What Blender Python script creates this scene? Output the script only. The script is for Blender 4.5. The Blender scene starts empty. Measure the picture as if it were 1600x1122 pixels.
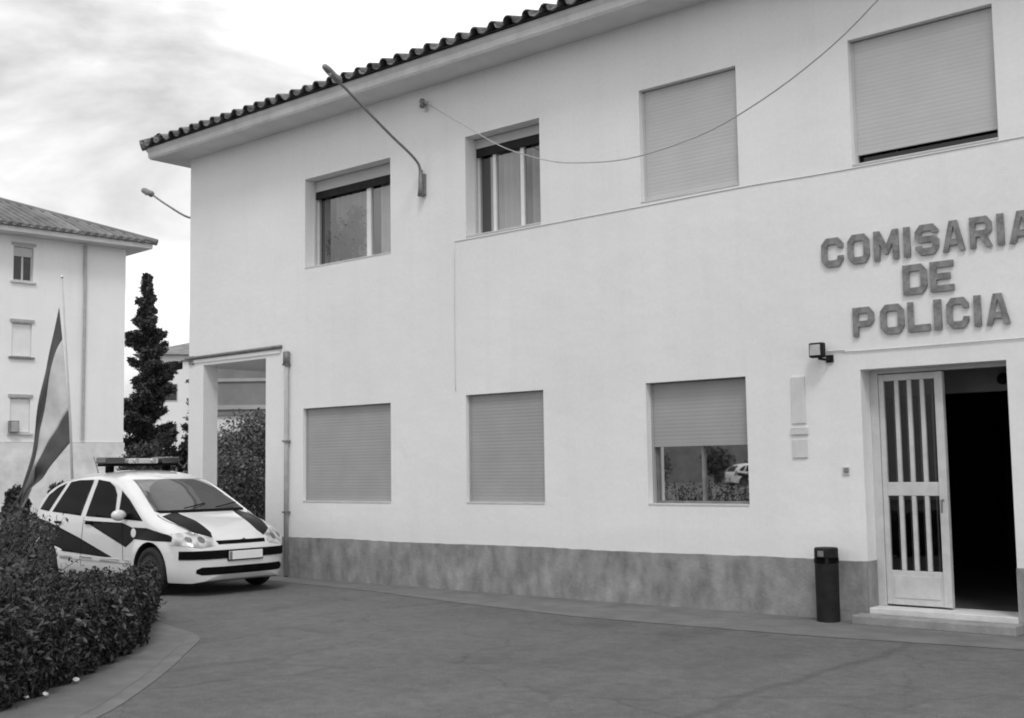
import bpy, bmesh, math, random
import numpy as np
from mathutils import Vector, Matrix
random.seed(7); RNG = np.random.default_rng(11)
S = bpy.context.scene
COL = S.collection
PI = math.pi

# ------------------------------------------------------------------ materials
def newmat(name):
    m = bpy.data.materials.new(name); m.use_nodes = True
    nt = m.node_tree; nt.nodes.clear()
    out = nt.nodes.new('ShaderNodeOutputMaterial')
    return m, nt, out

def N(nt, t, **kw):
    n = nt.nodes.new(t)
    for k, v in kw.items(): setattr(n, k, v)
    return n

def g3(v): return (v, v, v, 1)

def gray(name, lo, hi=None, scale=4.0, rough=.8, bump=0., bscale=60., metal=0., coat=0., stretch=(1, 1, 1),
         detail=6, spec=.5, island=0., p0=.35, p1=.65, bump2=0., b2scale=6.):
    """grey painted / mineral surface: noise mottling between lo and hi, optional bump, optional per-leaf variation"""
    hi = lo if hi is None else hi
    m, nt, out = newmat(name)
    b = N(nt, 'ShaderNodeBsdfPrincipled')
    b.inputs['Roughness'].default_value = rough
    b.inputs['Metallic'].default_value = metal
    b.inputs['Coat Weight'].default_value = coat
    b.inputs['Coat Roughness'].default_value = .06
    b.inputs['Specular IOR Level'].default_value = spec
    L = nt.links
    tc = N(nt, 'ShaderNodeTexCoord'); mp = N(nt, 'ShaderNodeMapping'); mp.inputs['Scale'].default_value = stretch
    L.new(tc.outputs['Object'], mp.inputs['Vector'])
    nz = N(nt, 'ShaderNodeTexNoise'); nz.inputs['Scale'].default_value = scale; nz.inputs['Detail'].default_value = detail
    nz.inputs['Roughness'].default_value = .6
    L.new(mp.outputs[0], nz.inputs['Vector'])
    cr = N(nt, 'ShaderNodeValToRGB')
    cr.color_ramp.elements[0].position = p0; cr.color_ramp.elements[0].color = g3(lo)
    cr.color_ramp.elements[1].position = p1; cr.color_ramp.elements[1].color = g3(hi)
    L.new(nz.outputs['Fac'], cr.inputs[0])
    col = cr.outputs[0]
    if island:
        gi = N(nt, 'ShaderNodeNewGeometry')
        mr = N(nt, 'ShaderNodeMapRange'); mr.inputs['To Min'].default_value = 1 - island; mr.inputs['To Max'].default_value = 1 + island
        L.new(gi.outputs['Random Per Island'], mr.inputs['Value'])
        mx = N(nt, 'ShaderNodeVectorMath', operation='SCALE')
        L.new(col, mx.inputs[0]); L.new(mr.outputs[0], mx.inputs['Scale']); col = mx.outputs[0]
    L.new(col, b.inputs['Base Color'])
    if bump:
        n2 = N(nt, 'ShaderNodeTexNoise'); n2.inputs['Scale'].default_value = bscale; n2.inputs['Detail'].default_value = 4
        L.new(tc.outputs['Object'], n2.inputs['Vector'])
        bp = N(nt, 'ShaderNodeBump'); bp.inputs['Strength'].default_value = bump; bp.inputs['Distance'].default_value = .02
        L.new(n2.outputs['Fac'], bp.inputs['Height'])
        last = bp
        if bump2:
            n3 = N(nt, 'ShaderNodeTexNoise'); n3.inputs['Scale'].default_value = b2scale; n3.inputs['Detail'].default_value = 3
            L.new(tc.outputs['Object'], n3.inputs['Vector'])
            bp2 = N(nt, 'ShaderNodeBump'); bp2.inputs['Strength'].default_value = bump2; bp2.inputs['Distance'].default_value = .06
            L.new(n3.outputs['Fac'], bp2.inputs['Height']); L.new(bp.outputs[0], bp2.inputs['Normal']); last = bp2
        L.new(last.outputs[0], b.inputs['Normal'])
    L.new(b.outputs[0], out.inputs[0])
    return m

def plaster_mat(name, base):
    """white painted render: faint patches, faint vertical water streaks, fine grain"""
    m, nt, out = newmat(name); L = nt.links
    b = N(nt, 'ShaderNodeBsdfPrincipled'); b.inputs['Roughness'].default_value = .9; b.inputs['Specular IOR Level'].default_value = .25
    tc = N(nt, 'ShaderNodeTexCoord')
    n1 = N(nt, 'ShaderNodeTexNoise'); n1.inputs['Scale'].default_value = .55; n1.inputs['Detail'].default_value = 5
    L.new(tc.outputs['Object'], n1.inputs['Vector'])
    mp = N(nt, 'ShaderNodeMapping'); mp.inputs['Scale'].default_value = (3.2, 3.2, .22)
    L.new(tc.outputs['Object'], mp.inputs['Vector'])
    n2 = N(nt, 'ShaderNodeTexNoise'); n2.inputs['Scale'].default_value = 1.3; n2.inputs['Detail'].default_value = 6; n2.inputs['Roughness'].default_value = .65
    L.new(mp.outputs[0], n2.inputs['Vector'])
    n4 = N(nt, 'ShaderNodeTexNoise'); n4.inputs['Scale'].default_value = 22; n4.inputs['Detail'].default_value = 3
    L.new(tc.outputs['Object'], n4.inputs['Vector'])
    a = N(nt, 'ShaderNodeMapRange'); a.inputs['From Min'].default_value = .3; a.inputs['From Max'].default_value = .7
    a.inputs['To Min'].default_value = base * .95; a.inputs['To Max'].default_value = base * 1.03
    L.new(n1.outputs['Fac'], a.inputs['Value'])
    c = N(nt, 'ShaderNodeMapRange'); c.inputs['From Min'].default_value = .28; c.inputs['From Max'].default_value = .5
    c.inputs['To Min'].default_value = .965; c.inputs['To Max'].default_value = 1.0
    L.new(n2.outputs['Fac'], c.inputs['Value'])
    e = N(nt, 'ShaderNodeMapRange'); e.inputs['From Min'].default_value = .3; e.inputs['From Max'].default_value = .7
    e.inputs['To Min'].default_value = .975; e.inputs['To Max'].default_value = 1.02
    L.new(n4.outputs['Fac'], e.inputs['Value'])
    m1 = N(nt, 'ShaderNodeMath', operation='MULTIPLY'); L.new(a.outputs[0], m1.inputs[0]); L.new(c.outputs[0], m1.inputs[1])
    m2 = N(nt, 'ShaderNodeMath', operation='MULTIPLY'); L.new(m1.outputs[0], m2.inputs[0]); L.new(e.outputs[0], m2.inputs[1])
    # faint run-off streaks below the two sill lines and splash dirt above the plinth
    sx = N(nt, 'ShaderNodeSeparateXYZ'); L.new(tc.outputs['Object'], sx.inputs[0])
    mp2 = N(nt, 'ShaderNodeMapping'); mp2.inputs['Scale'].default_value = (9, 9, .35); L.new(tc.outputs['Object'], mp2.inputs['Vector'])
    n6 = N(nt, 'ShaderNodeTexNoise'); n6.inputs['Scale'].default_value = 1.5; n6.inputs['Detail'].default_value = 4; L.new(mp2.outputs[0], n6.inputs['Vector'])
    def MR(src, a, bb, c_, d):
        q = N(nt, 'ShaderNodeMapRange'); q.inputs['From Min'].default_value = a; q.inputs['From Max'].default_value = bb
        q.inputs['To Min'].default_value = c_; q.inputs['To Max'].default_value = d; L.new(src, q.inputs['Value']); return q.outputs[0]
    def MM(a, c_, op='MULTIPLY'):
        q = N(nt, 'ShaderNodeMath', operation=op); L.new(a, q.inputs[0])
        if isinstance(c_, (int, float)): q.inputs[1].default_value = c_
        else: L.new(c_, q.inputs[1])
        return q.outputs[0]
    st_ = MR(n6.outputs['Fac'], .52, .66, 0, 1)
    tot = None
    for zt_, ln_ in ((.95, .33),):
        below = MR(sx.outputs[2], zt_, zt_-.03, 0, 1) if zt_ > 1 else MR(sx.outputs[2], zt_, .62, 0, .9)
        fade = MR(sx.outputs[2], zt_-ln_, zt_, 0, 1) if zt_ > 1 else MR(n1.outputs['Fac'], .35, .6, .2, 1)
        k_ = MM(below, fade)
        if zt_ > 1: k_ = MM(k_, st_)
        tot = k_ if tot is None else MM(tot, k_, 'ADD')
    dk = MR(tot, 0, 1, 1.0, .90)
    m2 = N(nt, 'ShaderNodeMath', operation='MULTIPLY') if 0 else m2
    m3_ = MM(m2.outputs[0], dk)
    cb = N(nt, 'ShaderNodeCombineColor')
    for i in range(3): L.new(m3_, cb.inputs[i])
    L.new(cb.outputs[0], b.inputs['Base Color'])
    n3 = N(nt, 'ShaderNodeTexNoise'); n3.inputs['Scale'].default_value = 90; n3.inputs['Detail'].default_value = 3
    L.new(tc.outputs['Object'], n3.inputs['Vector'])
    bp = N(nt, 'ShaderNodeBump'); bp.inputs['Strength'].default_value = .25; bp.inputs['Distance'].default_value = .01
    L.new(n3.outputs['Fac'], bp.inputs['Height'])
    n5 = N(nt, 'ShaderNodeTexNoise'); n5.inputs['Scale'].default_value = 3.0; n5.inputs['Detail'].default_value = 2
    L.new(tc.outputs['Object'], n5.inputs['Vector'])
    bp2 = N(nt, 'ShaderNodeBump'); bp2.inputs['Strength'].default_value = .35; bp2.inputs['Distance'].default_value = .03
    L.new(n5.outputs['Fac'], bp2.inputs['Height']); L.new(bp.outputs[0], bp2.inputs['Normal'])
    L.new(bp2.outputs[0], b.inputs['Normal'])
    L.new(b.outputs[0], out.inputs[0])
    return m

def asphalt_mat(name):
    """worn yard surface: broad tone patches, tyre-polished streaks, grit, tar-filled joints"""
    m, nt, out = newmat(name); L = nt.links
    b = N(nt, 'ShaderNodeBsdfPrincipled'); b.inputs['Roughness'].default_value = .88; b.inputs['Specular IOR Level'].default_value = .3
    tc = N(nt, 'ShaderNodeTexCoord')
    def noise(sc, det=5, stretch=None, dist=0.):
        n = N(nt, 'ShaderNodeTexNoise'); n.inputs['Scale'].default_value = sc; n.inputs['Detail'].default_value = det
        n.inputs['Distortion'].default_value = dist
        if stretch:
            mp = N(nt, 'ShaderNodeMapping'); mp.inputs['Scale'].default_value = stretch; mp.inputs['Rotation'].default_value = (0, 0, .5)
            L.new(tc.outputs['Object'], mp.inputs['Vector']); L.new(mp.outputs[0], n.inputs['Vector'])
        else: L.new(tc.outputs['Object'], n.inputs['Vector'])
        return n.outputs['Fac']
    def mr(src, a, bb, c, d):
        r = N(nt, 'ShaderNodeMapRange'); r.inputs['From Min'].default_value = a; r.inputs['From Max'].default_value = bb
        r.inputs['To Min'].default_value = c; r.inputs['To Max'].default_value = d; L.new(src, r.inputs['Value']); return r.outputs[0]
    def mul(a, c):
        x = N(nt, 'ShaderNodeMath', operation='MULTIPLY'); L.new(a, x.inputs[0])
        if isinstance(c, float): x.inputs[1].default_value = c
        else: L.new(c, x.inputs[1])
        return x.outputs[0]
    v = mr(noise(.22, 4), .3, .7, .112, .150)
    v = mul(v, mr(noise(1.1, 6, (1.6, .35, 1)), .3, .7, .90, 1.08))
    v = mul(v, mr(noise(75, 3), .35, .65, .80, 1.18))
    v = mul(v, mr(noise(1.5, 4, None, .4), .60, .72, 1.0, .86))
    v = mul(v, mr(noise(26, 2), .66, .72, 1.0, .78))
    v = mul(v, mr(noise(17, 4), .3, .7, .90, 1.09))
    vo = N(nt, 'ShaderNodeTexVoronoi', feature='DISTANCE_TO_EDGE'); vo.inputs['Scale'].default_value = .42
    nd = N(nt, 'ShaderNodeTexNoise'); nd.inputs['Scale'].default_value = 1.6; nd.inputs['Detail'].default_value = 5; L.new(tc.outputs['Object'], nd.inputs['Vector'])
    va = N(nt, 'ShaderNodeVectorMath', operation='MULTIPLY_ADD'); L.new(nd.outputs['Color'], va.inputs[0]); va.inputs[1].default_value = (.7, .7, 0); L.new(tc.outputs['Object'], va.inputs[2])
    L.new(va.outputs[0], vo.inputs['Vector'])
    v = mul(v, mr(vo.outputs['Distance'], .002, .010, .84, 1.0))
    v = mul(v, mr(noise(7, 5), .3, .7, .88, 1.10))
    v = mul(v, mr(noise(2.2, 7, None, .6), .3, .7, .92, 1.07))
    # tar-filled joint running out from the door, wobbling
    sx = N(nt, 'ShaderNodeSeparateXYZ'); L.new(tc.outputs['Object'], sx.inputs[0])
    wob = mr(noise(.6, 2), .3, .7, -.12, .12)
    def joint(x0, slope, y0, wid, depth):
        a = N(nt, 'ShaderNodeMath', operation='MULTIPLY_ADD'); L.new(sx.outputs[1], a.inputs[0]); a.inputs[1].default_value = -slope; a.inputs[2].default_value = slope * y0 - x0
        c = N(nt, 'ShaderNodeMath', operation='ADD'); L.new(sx.outputs[0], c.inputs[0]); L.new(a.outputs[0], c.inputs[1])
        c2 = N(nt, 'ShaderNodeMath', operation='ADD'); L.new(c.outputs[0], c2.inputs[0]); L.new(wob, c2.inputs[1])
        ab = N(nt, 'ShaderNodeMath', operation='ABSOLUTE'); L.new(c2.outputs[0], ab.inputs[0])
        return mr(ab.outputs[0], wid * .3, wid, depth, 1.0)
    v = mul(v, joint(-4.44, -.055, -1.6, .07, .80))
    v = mul(v, joint(-9.6, .25, -1.6, .025, .86))
    cb = N(nt, 'ShaderNodeCombineColor')
    for i in range(3): L.new(v, cb.inputs[i])
    L.new(cb.outputs[0], b.inputs['Base Color'])
    bp = N(nt, 'ShaderNodeBump'); bp.inputs['Strength'].default_value = .5; bp.inputs['Distance'].default_value = .012
    L.new(noise(110, 4), bp.inputs['Height']); L.new(bp.outputs[0], b.inputs['Normal'])
    L.new(b.outputs[0], out.inputs[0])
    return m

def glass_mat(name, refl, tint):
    m, nt, out = newmat(name); L = nt.links
    t = N(nt, 'ShaderNodeBsdfTransparent'); t.inputs[0].default_value = g3(tint)
    gl = N(nt, 'ShaderNodeBsdfGlossy'); gl.inputs['Roughness'].default_value = .015; gl.inputs['Color'].default_value = g3(.95)
    mx = N(nt, 'ShaderNodeMixShader'); mx.inputs[0].default_value = refl
    L.new(t.outputs[0], mx.inputs[1]); L.new(gl.outputs[0], mx.inputs[2]); L.new(mx.outputs[0], out.inputs[0])
    return m

def plinth_mat():
    m = gray('plinth_cement', .165, .345, scale=2.6, rough=.92, bump=.25, bscale=30, stretch=(1.7, 1.7, .95), detail=5, p0=.30, p1=.70, bump2=.3, b2scale=4)
    return m

M = dict(
    wall=plaster_mat('white_render', .80),
    wall2=plaster_mat('white_render_far', .86),
    plinth=plinth_mat(),
    asphalt=asphalt_mat('yard_asphalt'),
    pavement=gray('pavement_cement', .125, .175, scale=2.6, bump=.5, bscale=70, detail=8),
    kerb=gray('kerb_cement', .125, .175, scale=3, bump=.4, bscale=70, detail=8),
    soil=gray('soil', .05, .12, scale=5, bump=.8, bscale=30),
    soffit=gray('soffit_paint', .6, .7, scale=1.5, bump=.2),
    cornice=gray('cornice_paint', .56, .70, scale=2.2, bump=.2),
    tile=gray('clay_tile', .07, .2, scale=5, rough=.9, bump=.5, bscale=40, island=.35, detail=8),
    tile_far=gray('clay_tile_far', .15, .24, scale=1.2, rough=.9, bump=.4, bscale=20, island=.2),
    shutter=gray('shutter_slat', .37, .41, scale=1.5, rough=.55, bump=0),
    shutter_dark=gray('shutter_slat_ground', .31, .345, scale=1.5, rough=.6),
    alu=gray('aluminium_frame', .5, .58, scale=6, rough=.45),
    white=gray('white_paint', .74, .8, scale=6, rough=.5),
    door=gray('door_paint', .50, .6, scale=7, rough=.5, bump=.1, detail=8),
    sill=gray('stone_sill', .55, .66, scale=4, rough=.8, bump=.3),
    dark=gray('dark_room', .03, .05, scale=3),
    reveal=gray('dark_reveal', .12, .16, scale=3),
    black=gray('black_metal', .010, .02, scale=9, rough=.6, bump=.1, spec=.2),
    black_plastic=gray('black_plastic', .003, .006, scale=9, rough=.7, spec=.06),
    grey_metal=gray('grey_metal', .16, .24, scale=8, rough=.5, metal=.2),
    letter=gray('letter_metal', .12, .30, scale=9, rough=.6, bump=.2, detail=8),
    cable=gray('cable_sheath', .36, .44, scale=8, rough=.7),
    curtain=gray('curtain', .34, .42, scale=3, rough=.95),
    curtain_w=gray('curtain_light', .62, .72, scale=3, rough=.95),
    glass=glass_mat('window_glass', .15, .6),
    glass_m=glass_mat('mirror_glass', .62, .12),
    glass_d=glass_mat('door_glass', .06, .5),
    car_paint=gray('car_white_paint', .66, .72, scale=2, rough=.28, coat=1.),
    car_dark=gray('car_livery_dark', .010, .016, scale=4, rough=.4, spec=.10, coat=0.),
    car_glass=gray('car_glass', .003, .004, rough=.08, spec=.06),
    car_screen=gray('windscreen_glass', .06, .10, scale=1.5, rough=.05, coat=.6, spec=.8),
    rubber=gray('tyre_rubber', .012, .022, scale=12, rough=.85, bump=.2),
    rim=gray('hubcap', .06, .12, scale=8, rough=.35, metal=.5),
    headlamp=gray('headlamp_glass', .25, .6, scale=9, rough=.12, coat=1., detail=1),
    lens_bowl=gray('lamp_bowl', .10, .16, rough=.2, coat=.5),
    plate=gray('number_plate', .82, .86, rough=.4),
    chrome=gray('lamp_chrome', .6, .65, rough=.15, metal=.8),
    lens=gray('beacon_lens', .03, .05, rough=.15, coat=1.),
    lens_l=gray('beacon_lens_clear', .45, .55, rough=.15, coat=1.),
    leaf=gray('hedge_leaf', .016, .066, scale=2.6, rough=.65, island=.8, spec=.3, p0=.3, p1=.72),
    leaf_new=gray('new_leaf', .03, .09, scale=3, rough=.6, island=.6, spec=.3),
    leaf_tree=gray('conifer_needle', .022, .06, scale=1.0, rough=.7, island=.5),
    leaf_bush=gray('bush_leaf', .04, .16, scale=1.3, rough=.6, island=.6),
    bark=gray('bark', .05, .12, scale=9, rough=.95, bump=.8, bscale=30),
    flag_red=gray('flag_cloth_dark', .07, .10, scale=3, rough=.85, bump=.15),
    flag_yel=gray('flag_cloth_light', .48, .62, scale=3, rough=.85, bump=.15),
    pole=gray('flagpole_paint', .42, .5, scale=6, rough=.4),
    far_wall=gray('far_wall', .48, .6, scale=.4),
    far_white=gray('far_white_wall', .74, .8, scale=.5),
    far_grey=gray('far_grey_wall', .18, .26, scale=.9, bump=.2, detail=8),
    band=gray('band_paint', .34, .42, scale=2),
    brick=gray('mottled_base', .58, .80, scale=1.6, detail=9, bump=.3),
    plaque=gray('plaque_faded', .56, .68, scale=5, rough=.6, stretch=(1, 1, .4), detail=8),
)

def corrug(name, lo, hi, pitch, strength, axis=2, rough=.6):
    """roller-shutter slats: rounded horizontal ribs as bump, slight slat-to-slat tone change"""
    m, nt, out = newmat(name); L = nt.links
    b = N(nt, 'ShaderNodeBsdfPrincipled'); b.inputs['Roughness'].default_value = rough; b.inputs['Specular IOR Level'].default_value = .3
    tc = N(nt, 'ShaderNodeTexCoord'); sx = N(nt, 'ShaderNodeSeparateXYZ'); L.new(tc.outputs['Object'], sx.inputs[0])
    d = N(nt, 'ShaderNodeMath', operation='DIVIDE'); L.new(sx.outputs[axis], d.inputs[0]); d.inputs[1].default_value = pitch
    fl = N(nt, 'ShaderNodeMath', operation='FLOOR'); L.new(d.outputs[0], fl.inputs[0])
    fr = N(nt, 'ShaderNodeMath', operation='FRACT'); L.new(d.outputs[0], fr.inputs[0])
    wn = N(nt, 'ShaderNodeTexWhiteNoise', noise_dimensions='1D'); L.new(fl.outputs[0], wn.inputs['W'])
    nz = N(nt, 'ShaderNodeTexNoise'); nz.inputs['Scale'].default_value = 2.3; nz.inputs['Detail'].default_value = 5; L.new(tc.outputs['Object'], nz.inputs['Vector'])
    mx = N(nt, 'ShaderNodeMath', operation='MULTIPLY_ADD'); L.new(wn.outputs[0], mx.inputs[0]); mx.inputs[1].default_value = .15
    L.new(nz.outputs['Fac'], mx.inputs[2])
    mr = N(nt, 'ShaderNodeMapRange'); mr.inputs['From Min'].default_value = .3; mr.inputs['From Max'].default_value = 1.0
    mr.inputs['To Min'].default_value = lo; mr.inputs['To Max'].default_value = hi; L.new(mx.outputs[0], mr.inputs['Value'])
    cb = N(nt, 'ShaderNodeCombineColor')
    for i in range(3): L.new(mr.outputs[0], cb.inputs[i])
    L.new(cb.outputs[0], b.inputs['Base Color'])
    # parabola profile
    a = N(nt, 'ShaderNodeMath', operation='SUBTRACT'); L.new(fr.outputs[0], a.inputs[0]); a.inputs[1].default_value = .5
    p = N(nt, 'ShaderNodeMath', operation='MULTIPLY'); L.new(a.outputs[0], p.inputs[0]); L.new(a.outputs[0], p.inputs[1])
    q = N(nt, 'ShaderNodeMath', operation='MULTIPLY'); L.new(p.outputs[0], q.inputs[0]); q.inputs[1].default_value = -4
    bp = N(nt, 'ShaderNodeBump'); bp.inputs['Strength'].default_value = strength; bp.inputs['Distance'].default_value = .012
    L.new(q.outputs[0], bp.inputs['Height']); L.new(bp.outputs[0], b.inputs['Normal'])
    L.new(b.outputs[0], out.inputs[0])
    return m
M['slat'] = corrug('roller_shutter', .48, .55, .045, .12)
M['slat_g'] = corrug('roller_shutter_ground', .32, .38, .045, .12)

# ------------------------------------------------------------------ mesh helpers
class MB:
    def __init__(s): s.v = []; s.f = []
    def add(s, vs, fs):
        o = len(s.v); s.v += [tuple(v) for v in vs]; s.f += [tuple(i + o for i in f) for f in fs]; return s
    def box(s, x0, x1, y0, y1, z0, z1):
        return s.add([(x0,y0,z0),(x1,y0,z0),(x1,y1,z0),(x0,y1,z0),(x0,y0,z1),(x1,y0,z1),(x1,y1,z1),(x0,y1,z1)],
                     [(0,3,2,1),(4,5,6,7),(0,1,5,4),(1,2,6,5),(2,3,7,6),(3,0,4,7)])
    def quad(s, a, b, c, d): return s.add([a, b, c, d], [(0,1,2,3)])
    def tube(s, pts, r, n=10, caps=True):
        pts = [Vector(p) for p in pts]; rs = r if isinstance(r, (list, tuple)) else [r] * len(pts)
        t0 = (pts[1] - pts[0]).normalized()
        ref = Vector((0, 0, 1)) if abs(t0.z) < .9 else Vector((1, 0, 0))
        nrm = t0.cross(ref).normalized(); o = len(s.v)
        for i, p in enumerate(pts):
            t = ((pts[min(i+1, len(pts)-1)] - pts[max(i-1, 0)])).normalized()
            nrm = (nrm - t * nrm.dot(t)).normalized(); bn = t.cross(nrm)
            for k in range(n):
                a = 2*PI*k/n; q = p + (nrm*math.cos(a) + bn*math.sin(a)) * rs[i]; s.v.append(tuple(q))
        for i in range(len(pts)-1):
            for k in range(n):
                a = o+i*n+k; b = o+i*n+(k+1) % n; s.f.append((a, b, b+n, a+n))
        if caps:
            s.f.append(tuple(o+k for k in reversed(range(n)))); s.f.append(tuple(o+(len(pts)-1)*n+k for k in range(n)))
        return s
    def lathe(s, prof, n=32, axis='z', c=(0,0,0), closed=False):
        """prof: (radius, height) pairs revolved about an axis through c"""
        o = len(s.v); P = len(prof)
        for k in range(n):
            a = 2*PI*k/n; ca, sa = math.cos(a), math.sin(a)
            for r, h in prof:
                if axis == 'z': q = (c[0]+r*ca, c[1]+r*sa, c[2]+h)
                elif axis == 'y': q = (c[0]+r*ca, c[1]+h, c[2]+r*sa)
                else: q = (c[0]+h, c[1]+r*ca, c[2]+r*sa)
                s.v.append(q)
        m = P if closed else P-1
        for k in range(n):
            k2 = (k+1) % n
            for i in range(m):
                j = (i+1) % P
                s.f.append((o+k*P+i, o+k2*P+i, o+k2*P+j, o+k*P+j))
        return s
    def sphere(s, c, rx, ry=None, rz=None, nu=14, nv=9):
        ry = ry or rx; rz = rz or rx; o = len(s.v)
        for i in range(nv+1):
            th = PI*i/nv
            for k in range(nu):
                a = 2*PI*k/nu; s.v.append((c[0]+rx*math.sin(th)*math.cos(a), c[1]+ry*math.sin(th)*math.sin(a), c[2]+rz*math.cos(th)))
        for i in range(nv):
            for k in range(nu):
                a = o+i*nu+k; b = o+i*nu+(k+1) % nu; s.f.append((a, a+nu, b+nu, b))
        return s

def setp(o, label=None, cat=None, group=None, kind=None):
    if label: o['label'] = label
    if cat: o['category'] = cat
    if group: o['group'] = group
    if kind: o['kind'] = kind
    return o

def thing(name, loc, label, cat, group=None, rz=0):
    o = bpy.data.objects.new(name, None); o.empty_display_size = .3
    o.location = loc; o.rotation_euler = (0, 0, rz); COL.objects.link(o)
    return setp(o, label, cat, group)

def build(name, mb, mat, parent=None, org=None, smooth=False, bevel=0, label=None, mats=None):
    """link ONE mesh object; vertices given in the frame of the top-level thing (org = its world origin to subtract)"""
    me = bpy.data.meshes.new(name)
    v = mb.v
    if org is not None: v = [(a-org[0], b-org[1], c-org[2]) for a, b, c in v]
    me.from_pydata(v, [], mb.f); me.validate(); me.update()
    if mats:
        for m in mats: me.materials.append(m)
    else: me.materials.append(mat)
    if smooth:
        for p in me.polygons: p.use_smooth = True
    o = bpy.data.objects.new(name, me); COL.objects.link(o)
    if parent is not None: o.parent = parent
    elif org is not None: o.location = org
    if bevel:
        b = o.modifiers.new('bevel', 'BEVEL'); b.width = bevel; b.segments = 2; b.limit_method = 'ANGLE'
    if label: o['label'] = label
    return o

# ------------------------------------------------------------------ camera (position and lens recovered from the façade's perspective)
cam = bpy.data.cameras.new('camera'); co = bpy.data.objects.new('camera', cam); COL.objects.link(co)
yaw, pit, rol = .71008, .09052, -.01496
fwd = Vector((-math.sin(yaw), math.cos(yaw), 0)); rt = Vector((math.cos(yaw), math.sin(yaw), 0)); up = Vector((0, 0, 1))
f2 = fwd*math.cos(pit)+up*math.sin(pit); u2 = up*math.cos(pit)-fwd*math.sin(pit)
r3 = rt*math.cos(rol)+u2*math.sin(rol); u3 = u2*math.cos(rol)-rt*math.sin(rol)
mw = Matrix((r3, u3, -f2)).transposed().to_4x4(); mw.translation = (0, -11.82, 1.65)
co.matrix_world = mw
cam.sensor_width = 36; cam.lens = 1855.05/1600*36; cam.clip_end = 2000
S.camera = co

# ------------------------------------------------------------------ sky and light (overcast, black-and-white photograph)
w = bpy.data.worlds.new('World'); S.world = w; w.use_nodes = True
nt = w.node_tree; nt.nodes.clear(); L = nt.links
out = N(nt, 'ShaderNodeOutputWorld'); bg = N(nt, 'ShaderNodeBackground'); bg.inputs['Strength'].default_value = .1
sky = N(nt, 'ShaderNodeTexSky', sky_type='NISHITA'); sky.sun_disc = False
SUN_EL, SUN_AZ = math.radians(55), math.radians(135)
sky.sun_elevation = SUN_EL; sky.sun_rotation = SUN_AZ
bw = N(nt, 'ShaderNodeRGBToBW'); L.new(sky.outputs[0], bw.inputs[0])
tc = N(nt, 'ShaderNodeTexCoord')
mp = N(nt, 'ShaderNodeMapping'); mp.inputs['Scale'].default_value = (1, 1, 2.6); L.new(tc.outputs['Generated'], mp.inputs[0])
nz = N(nt, 'ShaderNodeTexNoise'); nz.inputs['Scale'].default_value = 3.1; nz.inputs['Detail'].default_value = 6; nz.inputs['Roughness'].default_value = .55
nz.inputs['Distortion'].default_value = .35
mp.inputs['Location'].default_value = (1.35, .1, .52)
L.new(mp.outputs[0], nz.inputs['Vector'])
cr = N(nt, 'ShaderNodeValToRGB'); e = cr.color_ramp.elements
e[0].position = .36; e[0].color = g3(.44); e[1].position = .60; e[1].color = g3(1.0)
e2 = e.new(.48); e2.color = g3(.68)
L.new(nz.outputs['Fac'], cr.inputs[0])
cl = N(nt, 'ShaderNodeMath', operation='MULTIPLY'); L.new(cr.outputs[0], cl.inputs[0]); cl.inputs[1].default_value = 9.6
sk = N(nt, 'ShaderNodeMath', operation='MULTIPLY'); L.new(bw.outputs[0], sk.inputs[0]); sk.inputs[1].default_value = .12
ad = N(nt, 'ShaderNodeMath', operation='ADD'); L.new(cl.outputs[0], ad.inputs[0]); L.new(sk.outputs[0], ad.inputs[1])
L.new(ad.outputs[0], bg.inputs['Color']); L.new(bg.outputs[0], out.inputs[0])
sl = bpy.data.lights.new('sun', 'SUN'); sl.energy = .9; sl.angle = math.radians(14); sl.color = (1, 1, 1)
so = bpy.data.objects.new('sun', sl); COL.objects.link(so)
az = SUN_AZ
sd = Vector((math.sin(az)*math.cos(SUN_EL), math.cos(az)*math.cos(SUN_EL), math.sin(SUN_EL)))
so.rotation_euler = sd.to_track_quat('Z', 'Y').to_euler(); so.location = (0, -10, 20)
S.view_settings.view_transform = 'Standard'; S.view_settings.look = 'None'; S.view_settings.exposure = .47; S.view_settings.gamma = 1
S.render.engine = 'CYCLES'
S.cycles.filter_width = 1.9

# ------------------------------------------------------------------ ground
g = MB(); n = 60
g.quad((-400, -300, 0), (300, -300, 0), (300, 500, 0), (-400, 500, 0))
setp(build('ground', g, M['asphalt']), kind='structure')
g = MB()
pv = [(-19, -.45), (-14.2, -.55), (-12.06, -.74), (-10.2, -1.1), (-8.1, -1.36), (-5.38, -1.27), (-3.5, -1.0), (3.5, -1.0)]
for (x0, y0), (x1, y1) in zip(pv, pv[1:]): g.quad((x0, y0, .004), (x1, y1, .004), (x1, .3, .004), (x0, .3, .004))
setp(build('pavement', g, M['pavement']), kind='structure')
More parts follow.
